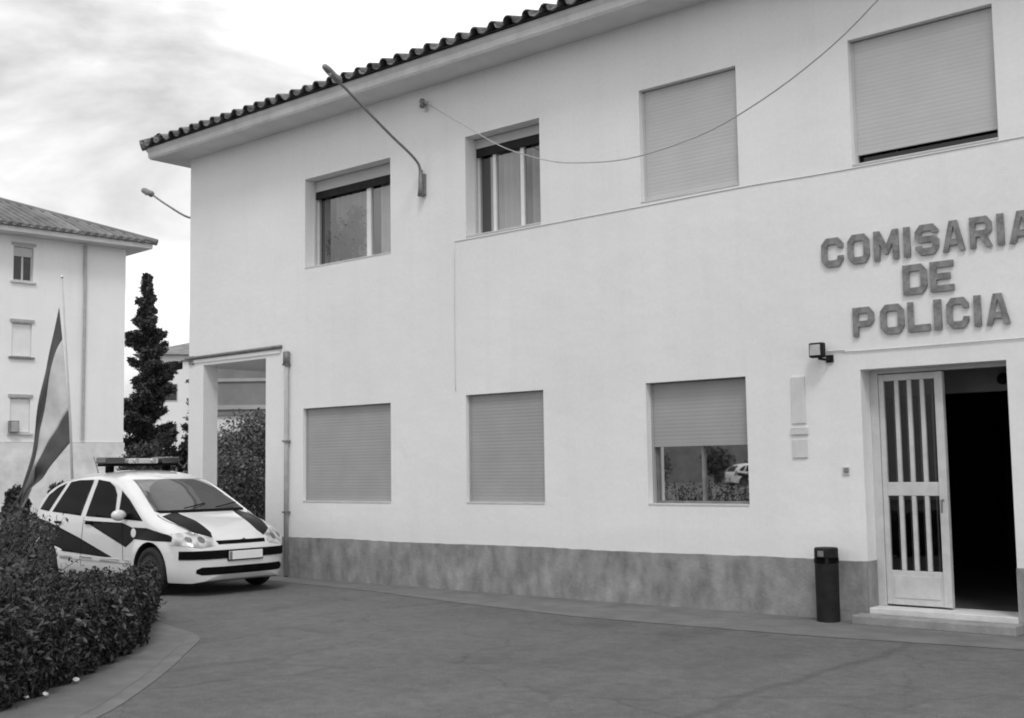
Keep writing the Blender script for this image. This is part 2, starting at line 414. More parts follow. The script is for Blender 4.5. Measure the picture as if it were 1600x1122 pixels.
# planting bed + curved flush kerb round it
arc = [(-12.6, -4.2), (-11.7, -4.32), (-11.0, -4.5), (-10.45, -4.65), (-10.03, -4.9), (-9.55, -5.35), (-8.95, -5.9), (-8.2, -6.65), (-7.5, -7.45), (-6.9, -8.5)]
def resample(p, k):
    o = []
    for i in range(len(p)-1):
        p0 = p[max(i-1, 0)]; p1 = p[i]; p2 = p[i+1]; p3 = p[min(i+2, len(p)-1)]
        for j in range(k):
            t = j/k
            o.append(tuple(.5*((2*p1[c])+(-p0[c]+p2[c])*t+(2*p0[c]-5*p1[c]+4*p2[c]-p3[c])*t*t+(-p0[c]+3*p1[c]-3*p2[c]+p3[c])*t**3) for c in range(len(p1))))
    o.append(tuple(p[-1])); return o
arc = resample(arc, 4)
kb = MB(); kv = []
for i, p in enumerate(arc):
    q = arc[min(i+1, len(arc)-1)]; r = arc[max(i-1, 0)]
    t = Vector((q[0]-r[0], q[1]-r[1], 0)).normalized(); nn = Vector((-t.y, t.x, 0))
    a = Vector((p[0], p[1], 0)) + nn*.0; b = Vector((p[0], p[1], 0)) - nn*.14
    kv.append((a, b))
for (a, b), (c, d) in zip(kv, kv[1:]):
    h = .007
    kb.quad((a.x, a.y, 0), (c.x, c.y, 0), (c.x, c.y, h), (a.x, a.y, h))
    kb.quad((a.x, a.y, h), (c.x, c.y, h), (d.x, d.y, h), (b.x, b.y, h))
    kb.quad((b.x, b.y, h), (d.x, d.y, h), (d.x, d.y, 0), (b.x, b.y, 0))
setp(build('kerb', kb, M['kerb']), kind='structure')
bd = MB()
for i in range(len(arc)-1):
    t0 = kv[i][1]; t1 = kv[i+1][1]
    bd.quad((t0.x, t0.y, .009), (t1.x, t1.y, .009), (t1.x-.9, t1.y-.75, .009), (t0.x-.9, t0.y-.75, .009))
setp(build('bed_border', bd, M['pavement']), kind='structure')
bd = MB(); bd.quad((-14.5, -4.35, .03), (-12.3, -3.95, .03), (-7.5, -8.7, .03), (-12, -11, .03))
setp(build('bed_soil', bd, M['soil']), kind='structure')

# ------------------------------------------------------------------ police station
BO = (-9.0, 0, 0)
bld = thing('police_station', BO, 'long white two-storey building with shuttered windows and tiled eaves, nearest on the right', 'building')
X0, X1, ZE = -17.5, 2.6, 7.08
BACK = 9.0
op = [  # x0,x1,z0,z1,depth
    (-14.40, -12.46, 4.78, 6.20, .27), (-10.96, -9.63, 4.80, 6.21, .27), (-8.05, -6.70, 4.82, 6.22, .15), (-5.33, -3.805, 4.79, 6.17, .15),
    (-14.44, -12.48, 1.16, 2.595, .13), (-11.0, -9.64, 1.17, 2.63, .13), (-8.055, -6.70, 1.175, 2.625, .17),
    (-5.34, -3.845, 0.0, 2.612, .40), (-17.075, -15.372, 0.0, 3.445, .29),
    (-1.6, -.1, 4.79, 6.17, .15), (-1.6, -.1, 1.17, 2.62, .13)]
wl = MB()
xs = sorted({X0, X1} | {o[0] for o in op} | {o[1] for o in op}); zs = sorted({0, ZE+.1} | {o[2] for o in op} | {o[3] for o in op})
for xa, xb in zip(xs, xs[1:]):
    for za, zb in zip(zs, zs[1:]):
        cx, cz = (xa+xb)/2, (za+zb)/2
        if any(o[0] < cx < o[1] and o[2] < cz < o[3] for o in op): continue
        wl.quad((xa, 0, za), (xb, 0, za), (xb, 0, zb), (xa, 0, zb))
for xa, xb, za, zb, d in op:
    wl.quad((xa, 0, za), (xa, 0, zb), (xa, d, zb), (xa, d, za))
    wl.quad((xb, 0, za), (xb, d, za), (xb, d, zb), (xb, 0, zb))
    wl.quad((xa, 0, zb), (xb, 0, zb), (xb, d, zb), (xa, d, zb))
    if za > 0: wl.quad((xa, 0, za), (xa, d, za), (xb, d, za), (xb, 0, za))
# porch in the left corner: pillar back, open left side, inner walls
PB = 3.3; zp = 3.445
wl.quad((X0, .29, 0), (-17.075, .29, 0), (-17.075, .29, zp), (X0, .29, zp))           # pillar rear
wl.quad((X0, 0, 0), (X0, 0, zp), (X0, .29, zp), (X0, .29, 0))                          # pillar left
wl.quad((-15.372, .29, 0), (-15.372, PB, 0), (-15.372, PB, zp), (-15.372, .29, zp))   # inner right wall
wl.quad((X0, PB, 0), (-15.372, PB, 0), (-15.372, PB, zp), (X0, PB, zp))               # porch back wall
wl.quad((X0, .29, zp), (-15.372, .29, zp), (-15.372, PB, zp), (X0, PB, zp))           # porch ceiling
wl.quad((X0, 0, zp), (X0, PB, zp), (X0, PB, ZE+.1), (X0, 0, ZE+.1))
wl.quad((X0, PB, 0), (X0, BACK, 0), (X0, BACK, ZE+.1), (X0, PB, ZE+.1))
wl.quad((X0, BACK, 0), (X1, BACK, 0), (X1, BACK, ZE+.1), (X0, BACK, ZE+.1))
wl.quad((X1, 0, 0), (X1, BACK, 0), (X1, BACK, ZE+.1), (X1, 0, ZE+.1))
wl.quad((X0, 0, ZE+.1), (X1, 0, ZE+.1), (X1, BACK, ZE+.1), (X0, BACK, ZE+.1))
wl.quad((X0, .42, 3.62), (X1, .42, 3.62), (X1, BACK, 3.62), (X0, BACK, 3.62))
build('wall', wl, M['wall'], bld, BO)
# plinth (2.5 cm proud), interrupted at the door; wavy painted top edge
def plinth(xa, xb, y=-.025, extra=False):
    pl_ = MB()
    k = max(2, int((xb-xa)/.12)); pts = [xa+(xb-xa)*i/k for i in range(k+1)]
    top = [.618+.005*math.sin(p*1.7)+random.uniform(-.004, .004) for p in pts]
    for (a, ta), (b, tb) in zip(zip(pts, top), zip(pts[1:], top[1:])):
        pl_.quad((a, y, 0), (b, y, 0), (b, y, tb), (a, y, ta)); pl_.quad((a, y, ta), (b, y, tb), (b, .0, tb+.004), (a, .0, ta+.004))
    pl_.quad((xb, y, 0), (xb, .001, 0), (xb, .001, top[-1]), (xb, y, top[-1])); pl_.quad((xa, y, 0), (xa, y, top[0]), (xa, .001, top[0]), (xa, .001, 0))
    if extra:
        pl_.quad((xb+.003, y, 0), (xb+.003, .215, 0), (xb+.003, .215, .62), (xb+.003, y, .62))
    build('plinth', pl_, M['plinth'], bld, BO)
plinth(-15.372, -5.34, extra=True); plinth(-3.845, X1); plinth(X0, -17.075)

# eaves: soffit slab + cornice moulding
OV = .5
sf = MB(); zc = ZE
sf.box(X0-.47, X1+.4, -OV, BACK+.4, zc, zc+.05)
build('soffit', sf, M['soffit'], bld, BO)
cn = MB()
prof = [(-OV-.005, zc-.004), (-OV-.03, zc+.03), (-OV-.035, zc+.11), (-OV-.06, zc+.15), (-OV-.06, zc+.19), (-OV+.04, zc+.19)]
xl = X0-.47
for (y0, z0), (y1, z1) in zip(prof, prof[1:]):
    e0 = xl+(y0+OV); e1 = xl+(y1+OV)
    cn.quad((e0, y0, z0), (X1+.4, y0, z0), (X1+.4, y1, z1), (e1, y1, z1))
    cn.quad((e0, y0, z0), (e1, y1, z1), (e1, BACK, z1), (e0, BACK, z0))
build('cornice', cn, M['cornice'], bld, BO)
# roof of barrel tiles
rf = MB(); pitchy = math.tan(math.radians(19)); zr = zc+.215; ye = -OV-.12; xe = xl-.12
ridge_y = BACK/2
def zroof(dist): return zr + dist*pitchy
run = ridge_y-ye
rf.add([(xe, ye, zr-.02), (X1+.4, ye, zr-.02), (X1+.4, ridge_y, zroof(run)-.02), (xe+run, ridge_y, zroof(run)-.02), (xe, BACK+.6, zr-.02), (X1+.4, BACK+.6, zr-.02)],
       [(0, 1, 2, 3), (4, 0, 3), (5, 4, 3, 2)])
def cover(p0, dirv, length, side, jit):
    """one column of overlapping half-round cover tiles climbing the slope, hollow at the eave"""
    nseg = max(1, int(length/.38)); sl = Vector((dirv[0], dirv[1], pitchy)).normalized(); up_ = Vector((0, 0, 1)); sd_ = Vector((side[0], side[1], 0))
    nrm = sl.cross(sd_); nrm = nrm if nrm.z > 0 else -nrm
    for s in range(nseg):
        a = Vector(p0)+sl*(s*.38 + random.uniform(-.015, .015) - (.0 if s else jit)); b = Vector(p0)+sl*(s*.38+.43)
        ra, rb = .088, .066; o = len(rf.v); m = 7
        a = a+nrm*.022; tw = random.uniform(-.008, .008)
        for (c, r, ri) in ((a, ra, ra-.016), (b, rb, rb-.016)):
            for rr in (r, ri):
                for k in range(m):
                    t = PI*k/(m-1); rf.v.append(tuple(c+sd_*(rr*math.cos(t)+tw)+nrm*(rr*math.sin(t))))
        for k in range(m-1):
            rf.f.append((o+k, o+k+1, o+2*m+k+1, o+2*m+k))          # outer
            rf.f.append((o+m+k, o+3*m+k, o+3*m+k+1, o+m+k+1))      # inner
            rf.f.append((o+k, o+m+k, o+m+k+1, o+k+1))              # front rim
x = xe+.1
while x < X1+.3:
    ln = min(run, max(.3, x-xe)); cover((x, ye, zr), (0, 1), ln/math.cos(.33), (1, 0), random.uniform(-.01, .03))
    # channel tile between covers
    xc = x+.145
    o = len(rf.v); m = 5
    for y_, dz in ((ye-.035+random.uniform(-.01, .015), 0), (ye+1.2, 1.23*pitchy)):
        for k in range(m):
            t = PI+PI*k/(m-1); rf.v.append((xc+.085*math.cos(t), y_, zr+.055+dz+.07*math.sin(t)))
            rf.v.append((xc+.10*math.cos(t), y_, zr+.055+dz+.086*math.sin(t)))
    for k in range(m-1):
        a = o+2*k; rf.f.append((a, a+2, a+2+2*m, a+2*m)); rf.f.append((a+1, a+1+2*m, a+3+2*m, a+3)); rf.f.append((a, a+1, a+3, a+2))
    x += .29
y = ye+.12
while y < BACK+.4:
    cover((xe, y, zr), (1, 0), max(.3, min(y-ye, BACK+.6-y))/math.cos(.33), (0, 1), 0); y += .29
build('roof', rf, M['tile'], bld, BO, smooth=False)
build('hip_tile', MB().tube([(xe, ye, zr+.03), (xe+run, ridge_y, zroof(run)+.06), (X1+.4, ridge_y, zroof(run)+.06)], .10, 8), M['tile'], bld, BO)

# windows ---------------------------------------------------------------
def room(mb, xa, xb, za, zb, y0, y1):
    mb.quad((xa, y1, za), (xb, y1, za), (xb, y1, zb), (xa, y1, zb))
    mb.quad((xa, y0, za), (xa, y1, za), (xa, y1, zb), (xa, y0, zb)); mb.quad((xb, y0, za), (xb, y1, za), (xb, y1, zb), (xb, y0, zb))
    mb.quad((xa, y0, za), (xb, y0, za), (xb, y1, za), (xa, y1, za)); mb.quad((xa, y0, zb), (xb, y0, zb), (xb, y1, zb), (xa, y1, zb))
def drape(xa, xb, z0, z1, y, amp=.035, per=.13):
    m = MB(); k = int((xb-xa)/.014); o = []
    ph = random.random()*6
    for i in range(k+1):
        x = xa+(xb-xa)*i/k; yy = y+amp*math.sin(x*2*PI/per+ph+.6*math.sin(x*9)); o.append((x, yy))
    for (a, ya), (b, yb) in zip(o, o[1:]): m.quad((a, ya, z0), (b, yb, z0), (b, yb, z1), (a, ya, z1))
    return m
def window(xa, xb, za, zb, dep, shut_to, slat, glass, bars, curtains=(), label=None, sill=True, fmat=None):
    """recessed window: shutter closed down to height shut_to (None = fully), frame, glass, bars as (x, width) and sill"""
    fr = MB(); y = dep
    t = .045
    fr.box(xa, xa+t, y-.02, y+.05, za, zb); fr.box(xb-t, xb, y-.02, y+.05, za, zb)
    fr.box(xa+t, xb-t, y-.02, y+.05, zb-t, zb); fr.box(xa+t, xb-t, y-.02, y+.05, za, za+t)
    for bx, bw_ in bars: fr.box(bx-bw_/2, bx+bw_/2, y-.018, y+.045, za+t, zb-t)
    wo = build('window', fr, fmat or (M['alu'] if not bars else M['white']), bld, BO, label=label)
    bot = za+.0 if shut_to is None else shut_to
    s = MB(); ys = dep-.045
    s.box(xa+.012, xb-.012, ys-.006, ys+.012, bot+.012, zb-.012)
    s.box(xa+.02, xb-.02, ys-.012, ys+.016, bot, bot+.04)          # bottom rail
    s.box(xa+.001, xa+.03, ys-.02, ys+.02, za, zb-.02); s.box(xb-.03, xb-.001, ys-.02, ys+.02, za, zb-.02)  # guide rails
    so_ = build('shutter', s, slat, wo, BO)
    if sill:
        q = MB(); q.box(xa+.002, xb-.002, -.008, dep-.03, za-.0, za+.018)
        build('sill', q, M['sill'], wo, BO)
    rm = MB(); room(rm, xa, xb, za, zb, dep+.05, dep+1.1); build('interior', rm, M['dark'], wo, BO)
    if shut_to is not None:
        gl = MB(); gl.quad((xa+t, dep+.012, za+t), (xb-t, dep+.012, za+t), (xb-t, dep+.012, zb-t), (xa+t, dep+.012, zb-t))
        build('pane', gl, glass, wo, BO)
        if curtains: build('shade_strip', MB().box(xa+.03, xb-.03, dep-.055, dep-.022, shut_to-.12, shut_to-.003), M['black'], wo, BO)  # shade under the raised shutter, put in as a solid black strip
        for (ca, cb, mt) in curtains: build('curtain', drape(ca, cb, za+.06, zb-.06, dep+.13), M[mt], wo, BO)
    return wo
o = op
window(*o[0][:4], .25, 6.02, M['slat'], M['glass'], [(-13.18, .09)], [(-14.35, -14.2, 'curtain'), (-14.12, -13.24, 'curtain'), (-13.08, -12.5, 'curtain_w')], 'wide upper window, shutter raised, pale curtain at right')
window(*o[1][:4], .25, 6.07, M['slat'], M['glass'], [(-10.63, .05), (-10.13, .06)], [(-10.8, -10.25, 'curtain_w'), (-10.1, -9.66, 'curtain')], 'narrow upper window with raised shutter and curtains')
window(*o[2][:4], .14, None, M['slat'], M['glass'], [], label='upper window with its roller shutter closed')
window(*o[3][:4], .14, 4.915, M['slat'], M['glass_d'], [], label='upper window, shutter down to a dark gap at the sill', fmat=M['black'])
window(*o[4][:4], .12, None, M['slat_g'], M['glass'], [], label='wide ground-floor window, closed grey shutter')
window(*o[5][:4], .12, None, M['slat_g'], M['glass'], [], label='narrow ground-floor window, closed grey shutter')
window(*o[6][:4], .165, 1.86, M['slat_g'], M['glass_m'], [(-7.38, .03)], label='ground-floor window, shutter half down over mirror-like glass', fmat=M['grey_metal'])
window(*o[9][:4], .14, None, M['slat'], M['glass'], []); window(*o[10][:4], .12, None, M['slat_g'], M['glass'], [])

# door ------------------------------------------------------------------
DY = .22; zf = .15
df = MB(); df.box(-5.34, -5.25, DY, DY+.07, zf, 2.612); df.box(-3.90, -3.845, DY, DY+.07, zf, 2.612); df.box(-5.25, -3.90, DY, DY+.07, 2.57, 2.612)
frame = build('door_frame', df, M['door'], bld, BO, bevel=.006)
lf = MB(); la, lb_ = -5.245, -4.56; ly = DY+.005
lf.box(la, la+.055, ly, ly+.05, zf+.02, 2.56); lf.box(lb_-.085, lb_, ly-.012, ly+.055, zf+.02, 2.56)
i0, i1 = la+.055, lb_-.085
lf.box(i0, i1, ly, ly+.05, 2.49, 2.56); lf.box(i0, i1, ly, ly+.05, 1.29, 1.43); lf.box(i0, i1, ly, ly+.05, zf+.02, .52)
cw = (i1-i0)/4
for k in (1, 2, 3):
    xk = i0+cw*k
    for z0, z1 in ((.52, 1.29), (1.43, 2.49)): lf.box(xk-.022, xk+.022, ly+.003, ly+.047, z0, z1)
leaf = build('door_leaf', lf, M['door'], bld, BO, bevel=.005, label='glazed door leaf with two rows of tall narrow panes')
kp = MB(); kp.box(i0+.03, i1-.03, ly-.008, ly-.001, zf+.09, .47); build('kick_panel', kp, M['door'], leaf, BO, bevel=.006)
for k in range(4):
    for z0, z1 in ((.52, 1.29), (1.43, 2.49)):
        p = MB(); p.quad((i0+cw*k, ly+.03, z0), (i0+cw*(k+1), ly+.03, z0), (i0+cw*(k+1), ly+.03, z1), (i0+cw*k, ly+.03, z1))
        build('pane', p, M['glass_d'], leaf, BO)
        b = MB(); bx = i0+cw*(k+.62); b.box(bx-.008, bx+.008, ly+.055, ly+.07, z0, z1); build('grille_bar', b, M['grey_metal'], leaf, BO)
hd = MB().tube([(lb_-.045, ly-.014, 1.25), (lb_-.045, ly-.06, 1.25), (lb_-.045, ly-.065, 1.12)], .011, 8); build('handle', hd, M['grey_metal'], leaf, BO)
# vestibule behind
vb = MB(); vx0, vx1 = -6.4, -3.0
vb.quad((vx0, .41, zf), (vx1, .41, zf), (vx1, 7.5, zf), (vx0, 7.5, zf))
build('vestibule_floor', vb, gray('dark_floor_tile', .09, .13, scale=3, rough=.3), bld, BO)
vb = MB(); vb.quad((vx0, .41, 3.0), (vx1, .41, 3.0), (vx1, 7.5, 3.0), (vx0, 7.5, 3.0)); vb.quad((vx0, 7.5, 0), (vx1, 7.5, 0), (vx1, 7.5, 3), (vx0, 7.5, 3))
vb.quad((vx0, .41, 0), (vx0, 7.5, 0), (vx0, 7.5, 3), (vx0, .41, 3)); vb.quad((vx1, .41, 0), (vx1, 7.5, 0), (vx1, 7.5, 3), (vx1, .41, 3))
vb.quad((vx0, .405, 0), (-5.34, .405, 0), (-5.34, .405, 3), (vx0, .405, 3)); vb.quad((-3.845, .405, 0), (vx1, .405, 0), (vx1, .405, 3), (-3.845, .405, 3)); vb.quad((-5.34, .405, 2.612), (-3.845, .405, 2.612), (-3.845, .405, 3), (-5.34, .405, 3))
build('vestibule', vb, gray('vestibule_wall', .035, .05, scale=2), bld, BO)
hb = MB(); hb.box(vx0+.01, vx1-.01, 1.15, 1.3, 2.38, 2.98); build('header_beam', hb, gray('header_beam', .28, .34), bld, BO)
build('ceiling_lamp', MB().sphere((-4.25, 1.1, 2.5), .06), M['black'], bld, BO, smooth=True)
# threshold & step
st = MB(); st.box(-5.339, -3.846, -.02, .42, .0, .15); build('threshold', st, M['sill'], bld, BO, bevel=.008)
st = MB(); st.box(-5.42, -3.80, -.27, -.03, 0, .095); build('step', st, gray('step_cement', .22, .32, scale=4, bump=.4, detail=8), bld, BO, bevel=.012)

# pipes and conduits on the wall
dpp = MB().tube([(-14.79, -.05, 3.52), (-14.79, -.05, .03)], .036, 12); pipe = build('downpipe', dpp, M['cable'], bld, BO, smooth=True)
for z in (3.3, 2.1, 1.0):
    build('bracket', MB().box(-14.84, -14.74, -.095, 0, z-.015, z+.015), M['grey_metal'], pipe, BO)
build('pipe_elbow', MB().tube([(-14.79, -.05, 3.50), (-14.79, -.05, 3.30)], .055, 12), M['grey_metal'], pipe, BO, smooth=True)
build('conduit', MB().tube([(X0-.05, -.03, 3.58), (-15.2, -.03, 3.60), (-14.95, -.03, 3.60)], .028, 8), M['grey_metal'], bld, BO, smooth=True)
build('conduit', MB().box(X0, -15.0, -.022, 0, 3.50, 3.55), M['white'], bld, BO)
# wall cables clipped at sill height
def wcable(pts, r=.0045): return build('wall_cable', MB().tube(resample(pts, 4), r, 6), M['wire'], bld, BO, smooth=True)
M['wire'] = gray('painted_wire', .56, .64, scale=5)
wcable([(-11.18, -.012, 2.7), (-11.185, -.012, 3.6), (-11.17, -.012, 4.77)], .0045); wcable([(-11.17, -.006, 4.77), (-10.6, -.006, 4.768), (-9.5, -.006, 4.772), (-8.1, -.006, 4.775), (-6.6, -.006, 4.785), (-5.35, -.006, 4.765), (-2, -.006, 4.77)])
wcable([(-5.70, -.012, 2.83), (-5.5, -.012, 2.83), (-5.3, -.012, 2.81), (-3.2, -.012, 2.81)], .006)

# ------------------------------------------------------------------ sign lettering
def strokes():
    c = .22
    A = {}
    # outlines in a unit box, octagonal bold capitals; list of polygons, holes included
    t = .26; th = .22
    octo = [(c, 0), (1-c, 0), (1, c), (1, 1-c), (1-c, 1), (c, 1), (0, 1-c), (0, c)]
    inner = [(t+.05, th), (1-t-.05, th), (1-t, th+.07), (1-t, 1-th-.07), (1-t-.05, 1-th), (t+.05, 1-th), (t, 1-th-.07), (t, th+.07)]
    A['O'] = [octo, inner]
    A['C'] = [[(c, 0), (1-c, 0), (1, c), (1, .36), (1-t, .36), (1-t, th+.07), (1-t-.05, th), (t+.05, th), (t, th+.07), (t, 1-th-.07), (t+.05, 1-th), (1-t-.05, 1-th), (1-t, 1-th-.07), (1-t, .64), (1, .64), (1, 1-c), (1-c, 1), (c, 1), (0, 1-c), (0, c)]]
    A['I'] = [[(0, 0), (1, 0), (1, 1), (0, 1)]]
    A['M'] = [[(0, 0), (.24, 0), (.24, .58), (.42, .2), (.58, .2), (.76, .58), (.76, 0), (1, 0), (1, 1), (.76, 1), (.5, .5), (.24, 1), (0, 1)]]
    A['S'] = [[(c, 0), (1-c, 0), (1, c), (1, .5-.02), (1-c+.05, .61), (t+.04, .61), (t, .66), (t, 1-th-.06), (t+.05, 1-th), (1-t-.05, 1-th), (1-t, 1-th-.05), (1-t, .7), (1, .7), (1, 1-c), (1-c, 1), (c, 1), (0, 1-c), (0, .55), (c-.05, .41), (1-t-.04, .41), (1-t, .36), (1-t, th+.06), (1-t-.05, th), (t+.05, th), (t, th+.05), (t, .3), (0, .3), (0, c)]]
    A['A'] = [[(0, 0), (.25, 0), (.31, .2), (.69, .2), (.75, 0), (1, 0), (.68, 1), (.32, 1)], [(.37, .4), (.63, .4), (.52, .8), (.48, .8)]]
    A['R'] = [[(0, 0), (t, 0), (t, .36), (.44, .36), (.72, 0), (1, 0), (.74, .38), (1, .52), (1, 1-c), (1-c, 1), (0, 1)], [(t, .56), (1-t-.05, .56), (1-t, .61), (1-t, .75), (1-t-.05, .8), (t, .8)]]
    A['D'] = [[(0, 0), (1-c, 0), (1, c), (1, 1-c), (1-c, 1), (0, 1)], [(t, th), (1-t-.05, th), (1-t, th+.07), (1-t, 1-th-.07), (1-t-.05, 1-th), (t, 1-th)]]
    A['E'] = [[(0, 0), (1, 0), (1, .2), (t, .2), (t, .4), (.86, .4), (.86, .6), (t, .6), (t, .8), (1, .8), (1, 1), (0, 1)]]
    A['P'] = [[(0, 0), (t, 0), (t, .34), (1-c, .34), (1, .5), (1, 1-c), (1-c, 1), (0, 1)], [(t, .53), (1-t-.05, .53), (1-t, .58), (1-t, .75), (1-t-.05, .8), (t, .8)]]
    A['L'] = [[(0, 0), (1, 0), (1, .22), (t, .22), (t, 1), (0, 1)]]
    return A
GL = strokes()
sg = thing('station_sign', (-4.6, 0, 2.95), 'grey raised capital letters COMISARIA DE POLICIA on the white wall above the door', 'sign')
def letter(ch, xa, xb, z0, z1):
    cu = bpy.data.curves.new('letter', 'CURVE'); cu.dimensions = '2D'; cu.fill_mode = 'BOTH'; cu.extrude = .009; cu.bevel_depth = .0008
    W, Hh = xb-xa, z1-z0
    for poly in GL[ch]:
        sp = cu.splines.new('POLY'); sp.points.add(len(poly)-1); sp.use_cyclic_u = True
        for p, (px_, py_) in zip(sp.points, poly): p.co = (px_*W, py_*Hh, 0, 1)
    tmp = bpy.data.objects.new('tmp', cu); COL.objects.link(tmp)
    dg = bpy.context.evaluated_depsgraph_get(); me = bpy.data.meshes.new_from_object(tmp.evaluated_get(dg)); bpy.data.objects.remove(tmp)
    me.materials.clear(); me.materials.append(M['letter']); me.name = 'letter'
    ob = bpy.data.objects.new('letter', me); COL.objects.link(ob); ob.parent = sg
    ob.rotation_euler = (PI/2, 0, 0); ob.location = (xa+4.6, -.02, z0-2.95)
rows = [('COMISARIA', [-5.712, -5.463, -5.412, -5.171, -5.122, -4.854, -4.8, -4.732, -4.679, -4.436, -4.397, -4.175, -4.124, -3.908, -3.86, -3.793, -3.745, -3.50], 3.735, 4.045),
        ('DE', [-4.825, -4.575, -4.541, -4.303], 3.345, 3.65), ('POLICIA', [-5.386, -5.153, -5.084, -4.831, -4.791, -4.56, -4.521, -4.443, -4.392, -4.17, -4.12, -4.052, -4.003, -3.778], 2.96, 3.265)]
for word, xs_, z0, z1 in rows:
    for i, ch in enumerate(word): letter(ch, xs_[2*i], xs_[2*i+1], z0, z1)

# ------------------------------------------------------------------ small things on the wall
# floodlight left of the sign
fx, fz = -5.75, 2.84
fl = thing('floodlight', (fx, 0, fz), 'small square floodlight in a dark housing on the wall, left of the word POLICIA', 'floodlight', 'floodlights on the station')
h = MB().box(-.085, .075, -.17, -.08, -.08, .08); build('housing', h, M['black'], fl, bevel=.015)
build('lens', MB().box(-.066, .052, -.182, -.171, -.058, .058), gray('flood_lens', .35, .5, scale=20, rough=.2), fl, bevel=.004)
build('arm', MB().tube([(.08, 0, -.09), (.08, -.05, -.10), (.05, -.10, -.10), (.0, -.12, -.085)], .014, 8), M['black'], fl)
build('mounting_plate', MB().box(.04, .12, -.02, 0, -.13, -.05), M['black'], fl)
# floodlight at the left corner over the conduit
fl = thing('floodlight', (-17.5, -.0, 3.5), 'small dark floodlight sticking out from the far left corner of the station, over the porch', 'floodlight', 'floodlights on the station')
build('arm', MB().tube([(.1, -.02, .05), (-.12, -.05, .06), (-.26, -.05, .02)], .02, 8), M['grey_metal'], fl)
build('housing', MB().box(-.40, -.22, -.13, .03, -.08, .06), M['black'], fl, bevel=.02)
build('mounting_plate', MB().box(.03, .16, -.03, 0, -.02, .12), M['grey_metal'], fl)
# notice strip + plaques
nb = thing('wall_plaque', (-6.05, 0, 1.7), 'faded pale vertical plaque on the white wall between the half-open window and the door', 'plaque')
build('upper_panel', MB().box(-.085, .075, -.02, 0, .37, .88), M['plaque'], nb, bevel=.004)
build('lower_panel', MB().box(-.095, .08, -.018, 0, .0, .20), M['plaque'], nb, bevel=.004)
build('middle_strip', MB().box(-.105, .095, -.026, 0, .25, .33), M['sill'], nb, bevel=.004)
db = thing('doorbell', (-5.53, 0, 1.56), 'tiny grey doorbell on the wall left of the door', 'doorbell')
build('back_plate', MB().box(-.05, .03, -.012, 0, -.05, .04), M['sill'], db, bevel=.003)
build('button', MB().box(-.025, .028, -.03, -.013, -.02, .026), M['grey_metal'], db, bevel=.004)
# cable hook
hk = thing('cable_hook', (-11.7, 0, 6.82), 'small dark insulator hook high on the wall under the eaves where the overhead cable ends', 'hook')
build('insulator', MB().lathe([(.001, -.06), (.03, -.06), (.045, -.02), (.03, 0), (.045, .03), (.03, .07), (.001, .07)], 12, 'z', (0, -.09, 0)), M['grey_metal'], hk, smooth=True)
build('arm', MB().box(-.012, .012, -.09, 0, -.012, .012), M['grey_metal'], hk)
build('mounting_plate', MB().box(-.03, .03, -.012, 0, -.10, .06), M['sill'], hk)
# overhead cable
cp = [(-11.69, -.10, 6.86), (-10.57, -.41, 6.20), (-9.7, -.65, 5.70), (-8.83, -.90, 5.33), (-8.22, -1.07, 5.15), (-7.33, -1.32, 4.985), (-6.43, -1.56, 4.96), (-5.71, -1.76, 5.03), (-4.83, -2.01, 5.25), (-4.04, -2.23, 5.6), (-2.8, -2.57, 6.4), (-1.2, -3.0, 7.9)]
setp(build('overhead_cable', MB().tube(resample(cp, 5), .007, 6), M['cable'], smooth=True), 'thin overhead cable sagging across the front of the two middle upper windows', 'cable')

# bracket lamps
def bracket_lamp(base, pts, head, hr, label, rbase=.03):
    b = Vector(base)
    t = thing('bracket_lamp', base, label, 'street lamp', 'bracket lamps on the station walls')
    P = [tuple(Vector(p)-b) for p in pts]
    build('arm', MB().tube(resample(P, 5), .019, 8), M['grey_metal'], t, smooth=True)
    d = (Vector(head[1])-Vector(head[0])).normalized(); a = Vector(head[0])-b; L_ = (Vector(head[1])-Vector(head[0])).length
    hd_ = MB().tube([a, a+d*L_*.15, a+d*L_*.35, a+d*L_*.7, a+d*L_*.93, a+d*L_], [.03, .06, hr*.9, hr, hr*.8, hr*.25], 12)
    build('lamp_head', hd_, M['grey_metal'], t, smooth=True)
    c = a+d*L_*.62+Vector((0, 0, -hr*.55)); build('lens', MB().sphere(tuple(c), hr*.75, hr*.75, hr*.6), M['lens_l'], t, smooth=True)
    return t
t = bracket_lamp((-11.77, 0, 5.52), [(-11.77, -.06, 5.55), (-11.77, -.07, 5.86), (-11.77, -.18, 6.02), (-11.77, -.65, 6.27), (-11.77, -1.2, 6.58), (-11.77, -1.62, 6.82)],
             [(-11.77, -1.55, 6.80), (-11.77, -1.86, 6.96)], .05, 'curved bracket lamp rising from the front wall between the two open upper windows')
build('base_tube', MB().tube([(0, -.06, -.02), (0, -.06, .12), (0, -.06, .36)], [.05, .038, .03], 10), M['grey_metal'], t, smooth=True)
build('wall_plate', MB().box(-.05, .05, -.045, 0, .0, .30), M['grey_metal'], t)
t = bracket_lamp((-17.5, .3, 6.1), [(-17.53, .3, 6.14), (-18.0, .3, 6.18), (-18.7, .3, 6.52), (-19.2, .3, 6.80)], [(-19.15, .3, 6.78), (-19.5, .3, 6.93)], .06,
             'bracket lamp sticking out left from the side wall of the station, against the sky')
build('wall_plate', MB().box(-.03, 0, -.06, .06, -.08, .14), M['grey_metal'], t)

